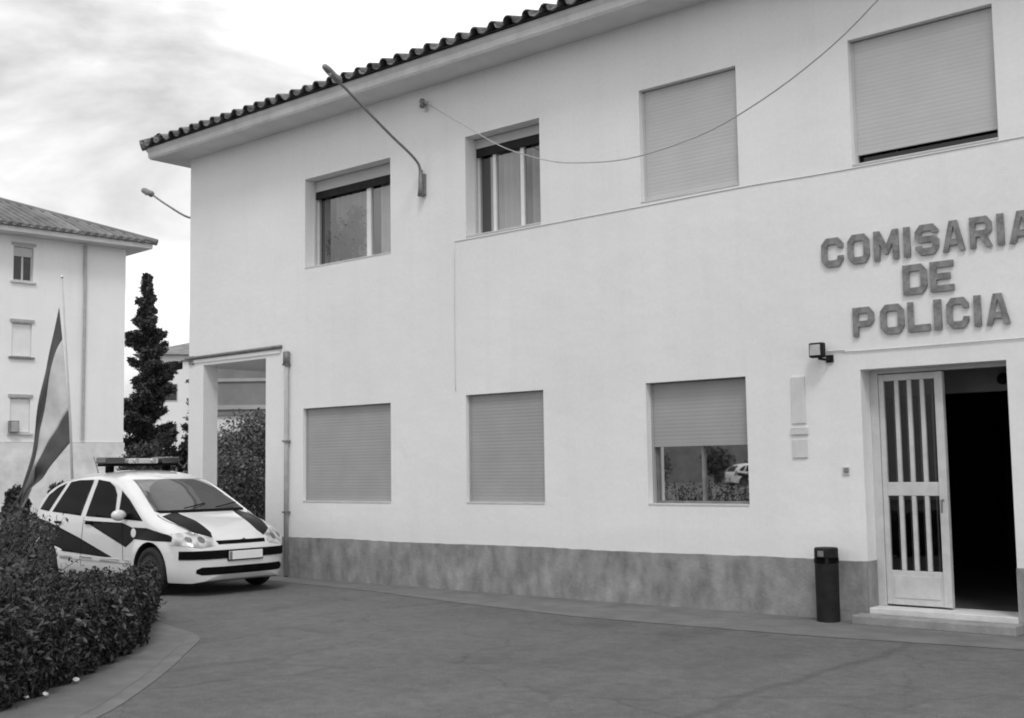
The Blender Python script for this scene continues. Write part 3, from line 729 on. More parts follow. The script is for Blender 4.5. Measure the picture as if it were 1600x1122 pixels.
# litter bin ------------------------------------------------------------
lb = thing('litter_bin', (-5.705, -.2, 0), 'tall slim black litter bin standing against the plinth left of the door', 'bin')
prof = [(.001, .0), (.116, .0), (.121, .015), (.119, .03), (.121, .60), (.001, .60)]
build('body', MB().lathe(prof, 36), M['black'], lb, smooth=False)
build('opening', MB().lathe([(.10, .601), (.10, .655)], 24), M['black_plastic'], lb)
for k in range(4):
    a = 2*PI*k/4+.5; build('support', MB().box(.108*math.cos(a)-.014, .108*math.cos(a)+.014, .108*math.sin(a)-.014, .108*math.sin(a)+.014, .602, .658), M['black'], lb)
build('lid', MB().lathe([(.001, .66), (.119, .66), (.123, .668), (.122, .752), (.112, .762), (.001, .766)], 36), M['black'], lb)
build('label_plate', MB().box(-.035, .03, -.126, -.1225, .675, .735), M['grey_metal'], lb)

# ------------------------------------------------------------------ police car
def interp(tab, x):
    if x <= tab[0][0]: return tab[0][1]
    for (a, b), (c, d) in zip(tab, tab[1:]):
        if x <= c:
            t = (x-a)/(c-a); return b+(d-b)*t
    return tab[-1][1]
def smooth_tab(tab, k=6):
    return resample(tab, k)
ZT = smooth_tab([(0, .56), (.02, .80), (.07, 1.0), (.22, 1.22), (.42, 1.40), (.70, 1.525), (1.1, 1.60), (1.6, 1.635), (2.0, 1.625), (2.35, 1.565), (2.62, 1.465), (2.95, 1.295), (3.28, 1.115), (3.45, 1.04), (3.75, .945), (4.0, .83), (4.15, .735), (4.23, .65), (4.28, .52)])
ZB = [(0, .34), (.06, .25), (.3, .20), (1, .18), (3.6, .18), (4.1, .17), (4.22, .20), (4.28, .28)]
LEN = 4.28
def halfw(x):
    t = max(0, (x-3.15)/(LEN-3.15+.012)); u = max(0, (.95-x)/(.95+.012))
    return .872*(max(0, 1-t**4.6))**(1/3.2)*(max(0, 1-u**5.5))**(1/4.5)
def side_y(x, z):
    w_ = halfw(x); tum = max(0, z-.93); low = max(0, .36-z)
    flank = -.018*math.cos((z-.55)*5) if z < .93 else -.018*math.cos(.38*5)
    arch = 0
    for wx in (.66, 3.43):
        d = math.hypot(x-wx, z-.31)
        if d < .55: arch = max(arch, .022*max(0, 1-abs(d-.38)/.14))
    return max(.001, w_+(flank*-.6) - .30*tum**1.12 - 1.1*low**2 - .012 + arch*(1 if w_ > .5 else 0))
def car_body():
    nst = 150; bmq = bmesh.new(); ringv = []
    NS, NT = 30, 14
    for i in range(nst+1):
        u = i/nst; x = LEN*(.5-.5*math.cos(PI*u))*.35 + LEN*u*.65
        zt, zb_ = interp(ZT, x), interp(ZB, x)
        r = min(.17, (zt-zb_)*.42); z0 = zt-r
        half = [(0, zb_), (side_y(x, zb_)*.6, zb_)]
        for k in range(NS+1):
            z = zb_+(z0-zb_)*k/NS; half.append((side_y(x, z), z))
        w0 = side_y(x, z0)
        for k in range(1, NT+1):
            th = PI/2*k/NT
            pw = 2.9
            c_ = abs(math.cos(th))**(2/pw); s_ = abs(math.sin(th))**(2/2.3)
            half.append((w0*c_ if k < NT else 0, z0+r*s_))
        ring = [(x, -y, z) for y, z in half] + [(x, y, z) for y, z in reversed(half[1:-1])]
        ringv.append([bmq.verts.new(p) for p in ring])
    n_ = len(ringv[0])
    for a, b in zip(ringv, ringv[1:]):
        for k in range(n_):
            k2 = (k+1) % n_; bmq.faces.new((a[k], b[k], b[k2], a[k2]))
    bmq.faces.new(list(ringv[0])); bmq.faces.new(list(reversed(ringv[-1])))
    bmesh.ops.recalc_face_normals(bmq, faces=bmq.faces)
    return bmq
body_bm = car_body()
def cut(poly, ax, filt, off=.004, thick=True):
    """piece of the body surface inside a convex polygon drawn in the plane of axes ax, lifted off the skin"""
    b = body_bm.copy(); b.normal_update()
    kill = [f for f in b.faces if not filt(f.calc_center_median(), f.normal)]
    bmesh.ops.delete(b, geom=kill, context='FACES')
    cx = sum(p[0] for p in poly)/len(poly); cy = sum(p[1] for p in poly)/len(poly)
    for (p, q) in zip(poly, poly[1:]+poly[:1]):
        d = (q[0]-p[0], q[1]-p[1]); nn = [-d[1], d[0]]
        if nn[0]*(cx-p[0])+nn[1]*(cy-p[1]) > 0: nn = [-nn[0], -nn[1]]
        co_ = [0, 0, 0]; no = [0, 0, 0]; co_[ax[0]] = p[0]; co_[ax[1]] = p[1]; no[ax[0]] = nn[0]; no[ax[1]] = nn[1]
        bmesh.ops.bisect_plane(b, geom=b.verts[:]+b.edges[:]+b.faces[:], dist=1e-5, plane_co=co_, plane_no=no, clear_outer=True)
    b.normal_update()
    top = {v: v.co+v.normal*off for v in b.verts}
    mb = MB(); idx = {}
    for v in b.verts: idx[v] = len(mb.v); mb.v.append(tuple(top[v]))
    base = len(mb.v)
    for v in b.verts: mb.v.append(tuple(v.co-v.normal*.002))
    for f in b.faces: mb.f.append(tuple(idx[v] for v in f.verts))
    for e_ in b.edges:
        if len(e_.link_faces) == 1:
            a_, c_ = idx[e_.verts[0]], idx[e_.verts[1]]; mb.f.append((a_, c_, c_+base, a_+base))
    b.free(); return mb
def sidef(s): return lambda c, n_: c.y*s > .25 and n_.y*s > .25
def frontf(c, n_): return c.x > 3.7 and n_.x > .12
def screenf(c, n_): return 2.2 < c.x < 3.6 and n_.z > .2
def hoodf(c, n_): return c.x > 3.3 and n_.z > .25

def make_car(loc, rz, label):
    car = thing('police_car', loc, label, 'car', 'police cars', rz)
    # painted body with wheel wells cut by a boolean
    me = bpy.data.meshes.new('body'); body_bm.to_mesh(me)
    me.materials.append(M['car_paint']); me.materials.append(M['rubber'])
    for p in me.polygons: p.use_smooth = True
    bo = bpy.data.objects.new('body', me); COL.objects.link(bo)
    cutter = MB()
    for wx in (.66, 3.43):
        for s in (-1, 1):
            y0, y1 = (.56, 1.1) if s > 0 else (-1.1, -.56)
            cutter.lathe([(0.0005, y0), (.375, y0), (.375, y1), (0.0005, y1)], 48, 'y', (wx, 0, .315))
    cm = bpy.data.meshes.new('c'); cm.from_pydata(cutter.v, [], cutter.f); cm.update()
    bm2 = bmesh.new(); bm2.from_mesh(cm); bmesh.ops.remove_doubles(bm2, verts=bm2.verts, dist=.002); bmesh.ops.recalc_face_normals(bm2, faces=bm2.faces); bm2.to_mesh(cm); bm2.free()
    cm.materials.append(M['car_paint']); cm.materials.append(M['rubber'])
    for p in cm.polygons: p.material_index = 1
    cobj = bpy.data.objects.new('c', cm); COL.objects.link(cobj)
    md = bo.modifiers.new('b', 'BOOLEAN'); md.object = cobj; md.operation = 'DIFFERENCE'; md.solver = 'EXACT'
    dg = bpy.context.evaluated_depsgraph_get(); nm = bpy.data.meshes.new_from_object(bo.evaluated_get(dg))
    bo.modifiers.clear(); bo.data = nm; nm.name = 'body'; bpy.data.objects.remove(cobj)
    bo.parent = car
    es = bo.modifiers.new('es', 'EDGE_SPLIT'); es.split_angle = math.radians(40)
    P = lambda name, mb, mat, par=car, **k: build(name, mb, M[mat], par, **k)
    sides = {}
    for s in (-1, 1):
        f = sidef(s)
        P('side_window', cut([(.36, 1.075), (.66, 1.05), (.96, 1.46), (.74, 1.395), (.52, 1.28)], (0, 2), f), 'car_glass', smooth=True)
        P('side_window', cut([(.76, 1.045), (1.60, 1.0), (1.70, 1.505), (1.30, 1.50), (1.07, 1.475)], (0, 2), f), 'car_glass', smooth=True)
        P('side_window', cut([(1.74, .995), (2.52, .975), (2.42, 1.30), (2.30, 1.41), (2.14, 1.475), (1.82, 1.507)], (0, 2), f), 'car_glass', smooth=True)
        P('side_window', cut([(2.60, .975), (3.22, .955), (2.78, 1.23), (2.52, 1.355)], (0, 2), f), 'car_glass', smooth=True)
        # dark livery wedges
        P('livery_panel', cut([(.03, 1.0), (.10, 1.0), (1.2, .745), (2.32, .43), (1.08, .475), (1.0, .60), (.85, .72), (.66, .77), (.25, .7)], (0, 2), f, .003), 'car_dark', smooth=True) if 0 else None
        P('livery_panel', cut([(.05, 1.0), (.70, .90), (1.15, .80), (1.13, .49), (1.04, .50), (.28, .74), (.05, .8)], (0, 2), f, .003), 'car_dark', smooth=True)
        P('livery_panel', cut([(1.153, .798), (1.62, .69), (2.50, .455), (2.3, .45), (1.133, .49)], (0, 2), f, .003), 'car_dark', smooth=True)
        P('livery_panel', cut([(1.70, .935), (2.72, .925), (3.0, .86), (3.02, .70), (2.84, .60)], (0, 2), f, .003), 'car_dark', smooth=True)
        P('livery_panel', cut([(3.003, .868), (3.32, .868), (3.80, .79), (4.04, .70), (3.45, .705), (3.023, .715)], (0, 2), f, .003), 'car_dark', smooth=True)
        y = side_y(3.02, .80)*s
        P('emblem', MB().lathe([(.001, 0), (.062, 0), (.055, .004*s), (.001, .005*s)], 20, 'y', (3.02, y+.006*s, .795)), 'white')
        for hx in (1.52, 2.60) if 0 else (.92, 1.78):
            hy = side_y(hx, .90)*s; P('door_handle', MB().box(hx, hx+.17, min(hy, hy+.03*s), max(hy, hy+.03*s), .885, .915), 'black_plastic', bevel=.008)
        my = side_y(2.62, 1.0)*s
        m_ = P('door_mirror', MB().sphere((2.80, my+.115*s, 1.03), .06, .11, .075), 'car_paint', smooth=True)
        P('mirror_arm', MB().box(2.78, 2.86, min(my-.03*s, my+.06*s), max(my-.03*s, my+.06*s), .975, 1.0), 'black_plastic', m_)
        # door shut lines
        for a_, b_ in (((1.655, .30), (1.70, .98)), ((2.78, .34), (2.74, .92)), ((.98, .62), (.92, 1.0))):
            pts = []
            for k in range(9):
                t_ = k/8; xx = a_[0]+(b_[0]-a_[0])*t_; zz = a_[1]+(b_[1]-a_[1])*t_; pts.append((xx, (side_y(xx, zz)+.001)*s, zz))
            P('door_gap', MB().tube(pts, .004, 5), 'black_plastic')
        P('rubbing_strip', cut([(1.1, .395), (3.02, .385), (3.02, .43), (1.1, .44)], (0, 2), f, .012), 'car_paint', smooth=True)
        P('headlight', cut([(.40*s, .735), (.62*s, .82), (.82*s, .80), (.84*s, .66), (.60*s, .615), (.42*s, .64)], (1, 2), lambda c, n_: c.x > 3.6 and n_.x > .12, .006), 'headlamp', smooth=True)
        P('fog_lamp', MB().lathe([(.001, 0), (.04, 0), (.045, -.01)], 14, 'x', (4.235, .66*s, .37)), 'headlamp') if 0 else None
        for (cy_, cz_, rr_) in ((.56, .715, .042), (.70, .725, .036)):
            pg = [((cy_+rr_*math.cos(2*PI*q_/12))*s, cz_+rr_*math.sin(2*PI*q_/12)) for q_ in range(12)]
            P('lamp_bowl', cut(pg, (1, 2), lambda c, n_: c.x > 3.6 and n_.x > .12, .009), 'lens_bowl', smooth=True)
        pts = []
        for q_ in range(12):
            t_ = q_/11; xx = 3.34+.80*t_; yy = (.715-.20*t_**2.2)*s
            zt_, zb__ = interp(ZT, xx), interp(ZB, xx); r_q = min(.17, (zt_-zb__)*.42); w0_ = side_y(xx, zt_-r_q)
            th_ = math.acos(min(1, (abs(yy)/w0_)**1.45)); pts.append((xx, yy, zt_-r_q+r_q*math.sin(th_)**(2/2.3)+.001))
        P('bonnet_gap', MB().tube(pts, .0045, 5), 'black_plastic')
        # dark hood stripe on each side
        P('hood_stripe', cut([(3.36, .40*s), (3.40, .68*s), (3.74, .66*s), (4.06, .56*s), (4.13, .40*s), (3.96, .33*s), (3.7, .38*s)], (0, 1), hoodf, .003), 'car_dark', smooth=True)
        P('tail_light', cut([(.02, .72), (.02, 1.08), (.20, 1.12), (.24, .80)], (0, 2), f, .006), 'grey_metal', smooth=True)
    P('windscreen', cut([(-.70, 1.075), (.70, 1.075), (.66, 1.2), (.545, 1.50), (-.545, 1.50), (-.66, 1.2)], (1, 2), screenf, .004), 'car_screen', smooth=True)
    P('rear_window', cut([(-.58, 1.02), (.58, 1.02), (.50, 1.44), (-.50, 1.44)], (1, 2), lambda c, n_: c.x < .8 and n_.x < -.2, .004), 'car_glass', smooth=True)
    P('windscreen_edge', cut([(-.66, 1.052), (.66, 1.052), (.70, 1.082), (-.70, 1.082)], (1, 2), screenf, .008), 'black_plastic', smooth=True)
    for sgn in (-.32, .18):
        P('wiper', MB().tube([(3.36, sgn, 1.11), (3.30, sgn+.2, 1.135), (3.22, sgn+.42, 1.165)], .008, 5), 'black_plastic')
    P('grille', cut([(-.36, .655), (.36, .655), (.38, .70), (-.38, .70)], (1, 2), frontf, .006), 'black_plastic', smooth=True)
    P('badge', MB().add([(4.235, -.05, .705), (4.235, 0, .735), (4.235, .05, .705), (4.245, 0, .72)], [(0, 3, 1), (1, 3, 2), (0, 2, 3)]), 'chrome')
    P('bumper_insert', cut([(-.80, .475), (.80, .475), (.80, .582), (-.80, .582)], (1, 2), frontf, .010), 'black_plastic', smooth=True)
    P('lower_grille', cut([(-.60, .275), (-.66, .30), (-.66, .345), (-.60, .375), (.60, .375), (.66, .345), (.66, .30), (.60, .275)], (1, 2), frontf, .004), 'black_plastic', smooth=True)
    pm = P('number_plate', MB().box(4.292, 4.305, -.26, .26, .455, .565), 'plate', bevel=.004)
    # plate characters: unreadable dark strokes in the photograph; short bars of the same weight
    P('plate_band', MB().box(4.3051, 4.3065, -.258, -.215, .458, .562), 'grey_metal', pm)
    P('plate_surround', MB().box(4.27, 4.291, -.275, .275, .44, .58), 'black_plastic')
    # wheels
    for wx in (.66, 3.43):
        for s in (-1, 1):
            c = (wx, 0, .31)
            tb = [(.20, .73*s), (.27, .725*s), (.298, .74*s), (.31, .765*s), (.31, .85*s), (.298, .875*s), (.27, .885*s), (.215, .882*s)]
            wv = P('wheel', MB().lathe(tb, 40, 'y', c, closed=True), 'rubber', smooth=True)
            hc = MB().lathe([(.001, .868*s), (.05, .872*s), (.06, .862*s), (.10, .855*s), (.19, .868*s), (.214, .874*s), (.214, .74*s), (.001, .74*s)], 40, 'y', c)
            P('hubcap', hc, 'rim', wv, smooth=False)
            for k in range(7):
                a = 2*PI*k/7; m3 = MB()
                p0 = (wx+.125*math.cos(a), .866*s, .31+.125*math.sin(a)); 
                m3.lathe([(.001, .001*s), (.024, .001*s), (.026, -.004*s)], 10, 'y', p0); P('hubcap_hole', m3, 'black', wv)
    P('underbody', MB().box(.5, 3.8, -.55, .55, .14, .20), 'black_plastic')
    # roof light bar on feet
    lbz = 1.70
    bar = P('light_bar', MB().box(1.55, 1.83, -.58, .58, lbz-.005, lbz+.03), 'black_plastic', bevel=.008)
    for s in (-1, 1):
        P('beacon', MB().box(1.54, 1.84, min(.30*s, .60*s), max(.30*s, .60*s), lbz+.031, lbz+.125), 'lens', bar, bevel=.02)
        P('bar_foot', MB().box(1.62, 1.76, .46*s-.03, .46*s+.03, 1.575, lbz-.006), 'black_plastic', bar)
        P('alley_lamp', MB().lathe([(.001, 0), (.036, 0), (.036, .03), (.001, .032)], 14, 'x', (1.84, .14*s, lbz+.075)), 'chrome', bar)
    P('speaker', MB().box(1.56, 1.83, -.24, .24, lbz+.031, lbz+.105), 'lens_l', bar, bevel=.012)
    0 and P('roof_rail', MB().tube([(.9, -.52, 1.60), (.95, -.53, 1.635), (1.45, -.55, 1.665), (1.5, -.55, 1.62)], .014, 6), 'black_plastic')
    P('antenna', MB().tube([(.62, 0, 1.50), (.60, 0, 1.54), (.42, 0, 1.85)], [.015, .008, .004], 6), 'black_plastic')
    return car
car = make_car((-17.92, -1.76, 0), math.radians(-1.5), 'white police people-carrier with dark side wedges and roof light bar, parked by the hedge')
car.scale = (1.065, 1.03, 1.03)
def copy_tree(o, par=None):
    c = o.copy(); COL.objects.link(c)
    if par: c.parent = par; c.matrix_parent_inverse = o.matrix_parent_inverse
    for ch in [q for q in list(bpy.data.objects) if q.parent is o]: copy_tree(ch, c)
    return c
car2 = copy_tree(car); car2.location = (-44.8, -64.0, 0); car2.rotation_euler = (0, 0, math.radians(-60))
setp(car2, 'white police car seen only as a reflection in the half-shuttered ground-floor window')

# ------------------------------------------------------------------ foliage
def leaves(centres, size, flat=.0, asp=1.7, seed=1, dirs=None):
    """one small bent leaf (two triangles) per centre, random turn"""
    r = np.random.default_rng(seed); n_ = len(centres)
    c = np.asarray(centres); s = size*(.55+.9*r.random(n_))[:, None]
    d = r.normal(size=(n_, 3));
    if dirs is not None: d = d*.55+dirs
    d[:, 2] += flat; d /= np.linalg.norm(d, axis=1)[:, None]
    e_ = r.normal(size=(n_, 3)); e_ -= d*np.sum(e_*d, axis=1)[:, None]; e_ /= np.linalg.norm(e_, axis=1)[:, None]
    nrm = np.cross(d, e_)
    a = c-d*s*asp*.5; b = c+e_*s*.42+nrm*s*.08; t = c+d*s*asp*.5; q = c-e_*s*.42+nrm*s*.08
    v = np.stack([a, b, t, q], 1).reshape(-1, 3)
    mb = MB(); mb.v = [tuple(x) for x in v.tolist()]; mb.f = [(4*i, 4*i+1, 4*i+2, 4*i+3) for i in range(n_)]
    return mb
def shell_points(c, r, n_, inner=.45, boxy=2.0, seed=0):
    q = np.random.default_rng(seed); d = q.normal(size=(n_, 3)); d /= np.linalg.norm(d, axis=1)[:, None]
    if boxy > 2:
        k = (np.abs(d)**boxy).sum(1)**(1/boxy); d = d/k[:, None]
    rad = inner+(1-inner)*q.random(n_)**.45
    wob = 1+.10*np.sin(d[:, 0]*7+seed)+.08*np.sin(d[:, 1]*9+2*seed)+.09*np.sin(d[:, 2]*8+seed*.7)
    return np.asarray(c)+d*(rad*wob)[:, None]*np.asarray(r)

# hedge: clipped low run along the bed, rank and taller towards the left
hp = []
foot = [(-12.3, -4.08), (-11.58, -4.44), (-10.3, -5.45), (-9.05, -6.65), (-8.25, -7.65), (-7.7, -8.9), (-10.6, -9.9), (-13.9, -5.7), (-13.9, -4.6)]
def inside(x, y, P):
    c = np.zeros(len(x), bool)
    for (x0, y0), (x1, y1) in zip(P, P[1:]+P[:1]):
        c ^= ((y0 > y) != (y1 > y)) & (x < (x1-x0)*(y-y0)/((y1-y0) if y1 != y0 else 1e-9)+x0)
    return c
qh = np.random.default_rng(77)
hx_ = qh.uniform(-14, -7.6, 130000); hy_ = qh.uniform(-10, -4, 130000); k_ = inside(hx_, hy_, foot); hx_, hy_ = hx_[k_], hy_[k_]
def htop(x, y): return .47+.055*np.clip(x+12.2, 0, 2.8)+.05*np.sin(x*2.1+y)+.05*np.sin(y*3.3-x*1.2)+.03*np.sin(x*7+y*5)+.035*np.clip(-(y+6.2), 0, 2)
hz_ = htop(hx_, hy_)-np.abs(qh.normal(size=len(hx_)))*.07+qh.normal(size=len(hx_))*.02
hp.append(np.stack([hx_, hy_, hz_], 1)[:46000])
for (x0, y0), (x1, y1) in zip(foot[:5]+foot[:0], foot[1:6]):
    L_ = math.hypot(x1-x0, y1-y0); m_ = int(L_*13000); t = qh.random(m_); nx, ny = (y1-y0)/L_, -(x1-x0)/L_
    if nx < 0: nx, ny = -nx, -ny
    bx = x0+(x1-x0)*t; by = y0+(y1-y0)*t; zz = qh.random(m_)*(htop(bx, by)+.03)
    bulge = .06*np.sin(bx*5+by*3)+.05*np.sin(bx*11-by*7)+.07*np.sin(zz*5)-np.abs(qh.normal(size=m_))*.10
    hp.append(np.stack([bx+nx*bulge, by+ny*bulge, zz], 1))
m_ = 3500; t = qh.random(m_); zz = qh.random(m_)*.5; bx = -12.25-1.6*t; by = -4.0-.6*t+.05*np.sin(t*30)-np.abs(qh.normal(size=m_))*.08
hp.append(np.stack([bx, by, zz], 1))
# taller loose clumps at the left
hedge_c = [(-11.6, -6.35, .55, .5, 1.05), (-12.3, -5.75, .5, .5, .98), (-11.0, -7.0, .6, .6, 1.0), (-12.9, -5.35, .4, .4, .84), (-10.3, -7.7, .6, .6, .95), (-9.6, -8.2, .6, .6, .9), (-10.6, -6.5, .5, .45, .80), (-9.8, -7.1, .5, .5, .8)]
for i, (x, y, rx, ry, h) in enumerate(hedge_c):
    hp.append(shell_points((x, y, h*.55), (rx, ry, h*.42), 4200, .4, 2.4, i+3))
# stray shoots along the outer edge
EDGE = []
for k in range(170):
    e_ = qh.integers(5); t = qh.random(); (x0, y0), (x1, y1) = foot[e_], foot[e_+1]
    EDGE.append((x0+(x1-x0)*t, y0+(y1-y0)*t))
# upright shoots
sh = []
rr = np.random.default_rng(5)
shoots = MB()
for k in range(260):
    i = rr.integers(len(hedge_c)); x, y, rx, ry, h = hedge_c[i]
    left = 1.0 if i < 5 else .5
    bx, by = x+rr.normal()*rx*.4, y+rr.normal()*ry*.4; L_ = rr.uniform(.05, .30)*left+.03
    tx, ty = rr.normal()*.12, rr.normal()*.12
    shoots.tube([(bx, by, h*.7), (bx+tx*.5, by+ty*.5, h*.9+L_*.5), (bx+tx, by+ty, h+L_)], [.006, .004, .002], 4)
    m_ = int(14+L_*40); tt = rr.random(m_)[:, None]
    pts = np.array([bx, by, h*.8])*(1-tt)+np.array([bx+tx, by+ty, h+L_])*tt + rr.normal(size=(m_, 3))*.03
    sh.append(pts)
hg = thing('hedge', (-11, -6, 0), 'dark leafy hedge in the front left corner, in front of the parked car', 'hedge')
HO = (-11, -6, 0)
hall = np.concatenate(hp)
# thin patches: drop leaves where a coarse wave pattern dips
pat = np.sin(hall[:, 0]*9+hall[:, 2]*6)*np.sin(hall[:, 1]*8-hall[:, 2]*9)+.6*np.sin(hall[:, 0]*23+hall[:, 1]*17)*np.sin(hall[:, 2]*26+hall[:, 1]*11)
hall = hall[(pat > -.42) | (qh.random(len(hall)) < .22)]
big = qh.random(len(hall)) < .10
build('foliage', leaves(hall[~big], .023, .25, 1.7, 3), M['leaf'], hg, HO)
build('foliage', leaves(hall[big]+qh.normal(size=(int(big.sum()), 3))*.03, .030, .4, 2.1, 8), M['leaf_new'], hg, HO)
for (ex, ey) in EDGE:
    z0 = rr.uniform(.12, .55); L_ = rr.uniform(.06, .20); dx, dy, dz = rr.uniform(.1, .9)*L_, -rr.uniform(-.2, .8)*L_, rr.uniform(.1, 1.0)*L_
    shoots.tube([(ex-.1, ey+.08, z0-.05), (ex+dx*.5, ey+dy*.5, z0+dz*.6), (ex+dx, ey+dy, z0+dz)], [.005, .0035, .0015], 4)
    m_ = int(8+L_*50); tt = rr.random(m_)[:, None]
    sh.append(np.array([ex-.05, ey+.04, z0])*(1-tt)+np.array([ex+dx, ey+dy, z0+dz])*tt+rr.normal(size=(m_, 3))*.018)
for p in range(60):
    i = rr.integers(len(hedge_c)); x, y, rx, ry, h = hedge_c[i]
    bx, by = x+rr.uniform(-.6, .6)*rx, y+rr.uniform(-.6, .6)*ry
    shoots.tube([(bx, by, 0), (bx+rr.normal()*.1, by+rr.normal()*.1, h*.5), (bx+rr.normal()*.2, by+rr.normal()*.2, h*.9)], [.016, .011, .005], 5)
build('shoots', leaves(np.concatenate(sh), .028, .6, 2.0, 4), M['leaf_new'], hg, HO)
build('stems', shoots, M['bark'], hg, HO)

def bush(loc, r, h, n_, size, label, name='shrub', cat='shrub', group=None, seed=1, mat='leaf_bush', lobes=5):
    t = thing(name, (loc[0], loc[1], 0), label, cat, group)
    q = np.random.default_rng(seed); P_ = []; st_ = MB()
    for k in range(lobes):
        a = 2*PI*k/lobes+q.random(); rad = r*.5*(q.random()**.5) if k else 0
        cx, cy, cz = rad*math.cos(a), rad*math.sin(a), h*(.42+.33*q.random())
        rr_ = r*(.45+.25*q.random()); P_.append(shell_points((cx, cy, cz), (rr_, rr_, min(h-cz, rr_*1.2)+.05), n_//lobes, .3, 2, seed+k))
        st_.tube([(cx*.1, cy*.1, 0), (cx*.5, cy*.5, cz*.5), (cx, cy, cz)], [.03*h, .02*h, .006*h], 5)
    build('foliage', leaves(np.concatenate(P_), size, .1, 1.6, seed), M[mat], t)
    build('stem', st_, M['bark'], t)
    return t
bush((-15.6, -3.95), .30, 1.22, 3000, .035, 'small dark bush behind the hedge, beside the tail of the car', seed=21, mat='leaf')
bush((-13.9, -4.9), .5, 1.25, 2400, .045, 'loose shrub rising from the hedge between the flag and the car tail', seed=33, mat='leaf') if 0 else None

# plants standing inside the open upper window
for i, (x, h, lab) in enumerate([(-14.0, .55, 'dark leafy pot plant inside the left end of the upper-left window'), (-13.62, .8, 'taller pot plant inside the middle of the upper-left window')]):
    t = thing('potted_plant', (x, .335, 4.80), lab, 'plant', 'pot plants in the upper-left window')
    build('pot', MB().lathe([(.001, 0), (.035, 0), (.048, .14), (.043, .14), (.04, .11), (.001, .11)], 20), M['tile'], t)
    q = np.random.default_rng(60+i); P_ = [q.normal(size=(420, 3))*np.array([.11, .012, h*.24])+np.array([0, 0, h*.62])]
    build('foliage', leaves(np.concatenate(P_), .055, .5, 2.2, 60+i), M['leaf'], t)
    build('stem', MB().tube([(0, 0, .12), (.01, 0, h*.5), (-.02, .0, h*.85)], [.012, .01, .005], 6), M['bark'], t)
# garden seen through the porch and behind the car
garden = [(-22.6, 4.2, 1.1, 2.6), (-21.2, 3.5, .9, 2.1), (-23.8, 5.8, 1.2, 3.0), (-20.2, 2.6, .7, 1.5), (-24.5, 6.9, 1.1, 3.3), (-19.3, 1.9, .6, 1.2)]
gl_ = ['broad bush seen through the porch, in the middle of the group', 'lower bush seen through the porch, just above the car bonnet', 'tall bush seen through the porch, right behind the broad one',
       'small bush seen low through the porch beside the windscreen', 'tallest bush seen through the porch, at its right edge', 'smallest shrub seen through the porch, low at the right edge']
for i, (x, y, r, h) in enumerate(garden): bush((x, y), r, h, 7000, .055, gl_[i], group='bushes seen through the porch', seed=50+i)
for i, (x, y, r, h, sz, lab) in enumerate([(-25.5, 1.0, .45, 1.62, .06, 'low bush behind the roof of the car, left of the light bar'), (-28.3, 6.2, 1.0, 2.45, .07, 'round dark bush at the foot of the tall conifer'), (-25.2, 3.7, .9, 1.75, .06, 'low dark bush behind the right end of the light bar'), (-25.6, 2.3, .6, 1.6, .06, 'low dark bush behind the middle of the light bar')]):
    bush((x, y), r, h, 6000, sz, lab, group='bushes behind the car', seed=70+i, mat='leaf_tree')

def conifer(loc, h, rbase, label, seed, n_=9000, size=.16, irregular=1., cat='tree'):
    t = thing('conifer', (loc[0], loc[1], 0), label, cat)
    q = np.random.default_rng(seed)
    tr = MB().tube([(0, 0, 0), (.1, .05, h*.5), (.0, .0, h*.97)], [.20, .12, .03], 8)
    P_ = []; D = []
    nb = 120
    for k in range(nb):
        z = h*(.08+.90*(k/nb)**.9); rl = rbase*(1-(z/h))**1.1*q.uniform(.3, 1.25)*irregular+.17*min(1, 3*(1-z/h))
        a = q.random()*2*PI; dz = rl*q.uniform(.1, .5)
        end = np.array([rl*math.cos(a), rl*math.sin(a), z+dz]); st_ = np.array([0, 0, z])
        tr.tube([tuple(st_), tuple((st_+end)/2+np.array([0, 0, -.05])), tuple(end)], [.035, .022, .008], 4)
        m_ = int(n_/nb); tt = q.random(m_)[:, None]**.7
        P_.append(st_*(1-tt)+end*tt+q.normal(size=(m_, 3))*np.array([.2, .2, .2])*(.28+1.0*(1-tt)*(1-z/h)))
    build('crown', leaves(np.concatenate(P_), size, .3, 2.0, seed), M['leaf_tree'], t)
    build('trunk', tr, M['bark'], t)
    return t
conifer((-45.9, 17.0), 10.5, 2.2, 'tall narrow dark conifer rising beside the corner of the far white building', 5, 95000, .075)
conifer((-43.4, 18.2), 5.0, 1.8, 'shorter dark conifer to the right of the tall one', 15, 40000, .075)
conifer((-51.0, 23.1), 10.0, .8, 'thin sparse conifer close to the left edge of the station', 9, 3000, .10)

# ------------------------------------------------------------------ far white block on the left
FO = (-34.65, 9.13, 0)
fb = thing('apartment_block', FO, 'white three-storey block with a tiled hip roof at the left edge', 'building', rz=math.radians(-94.1))
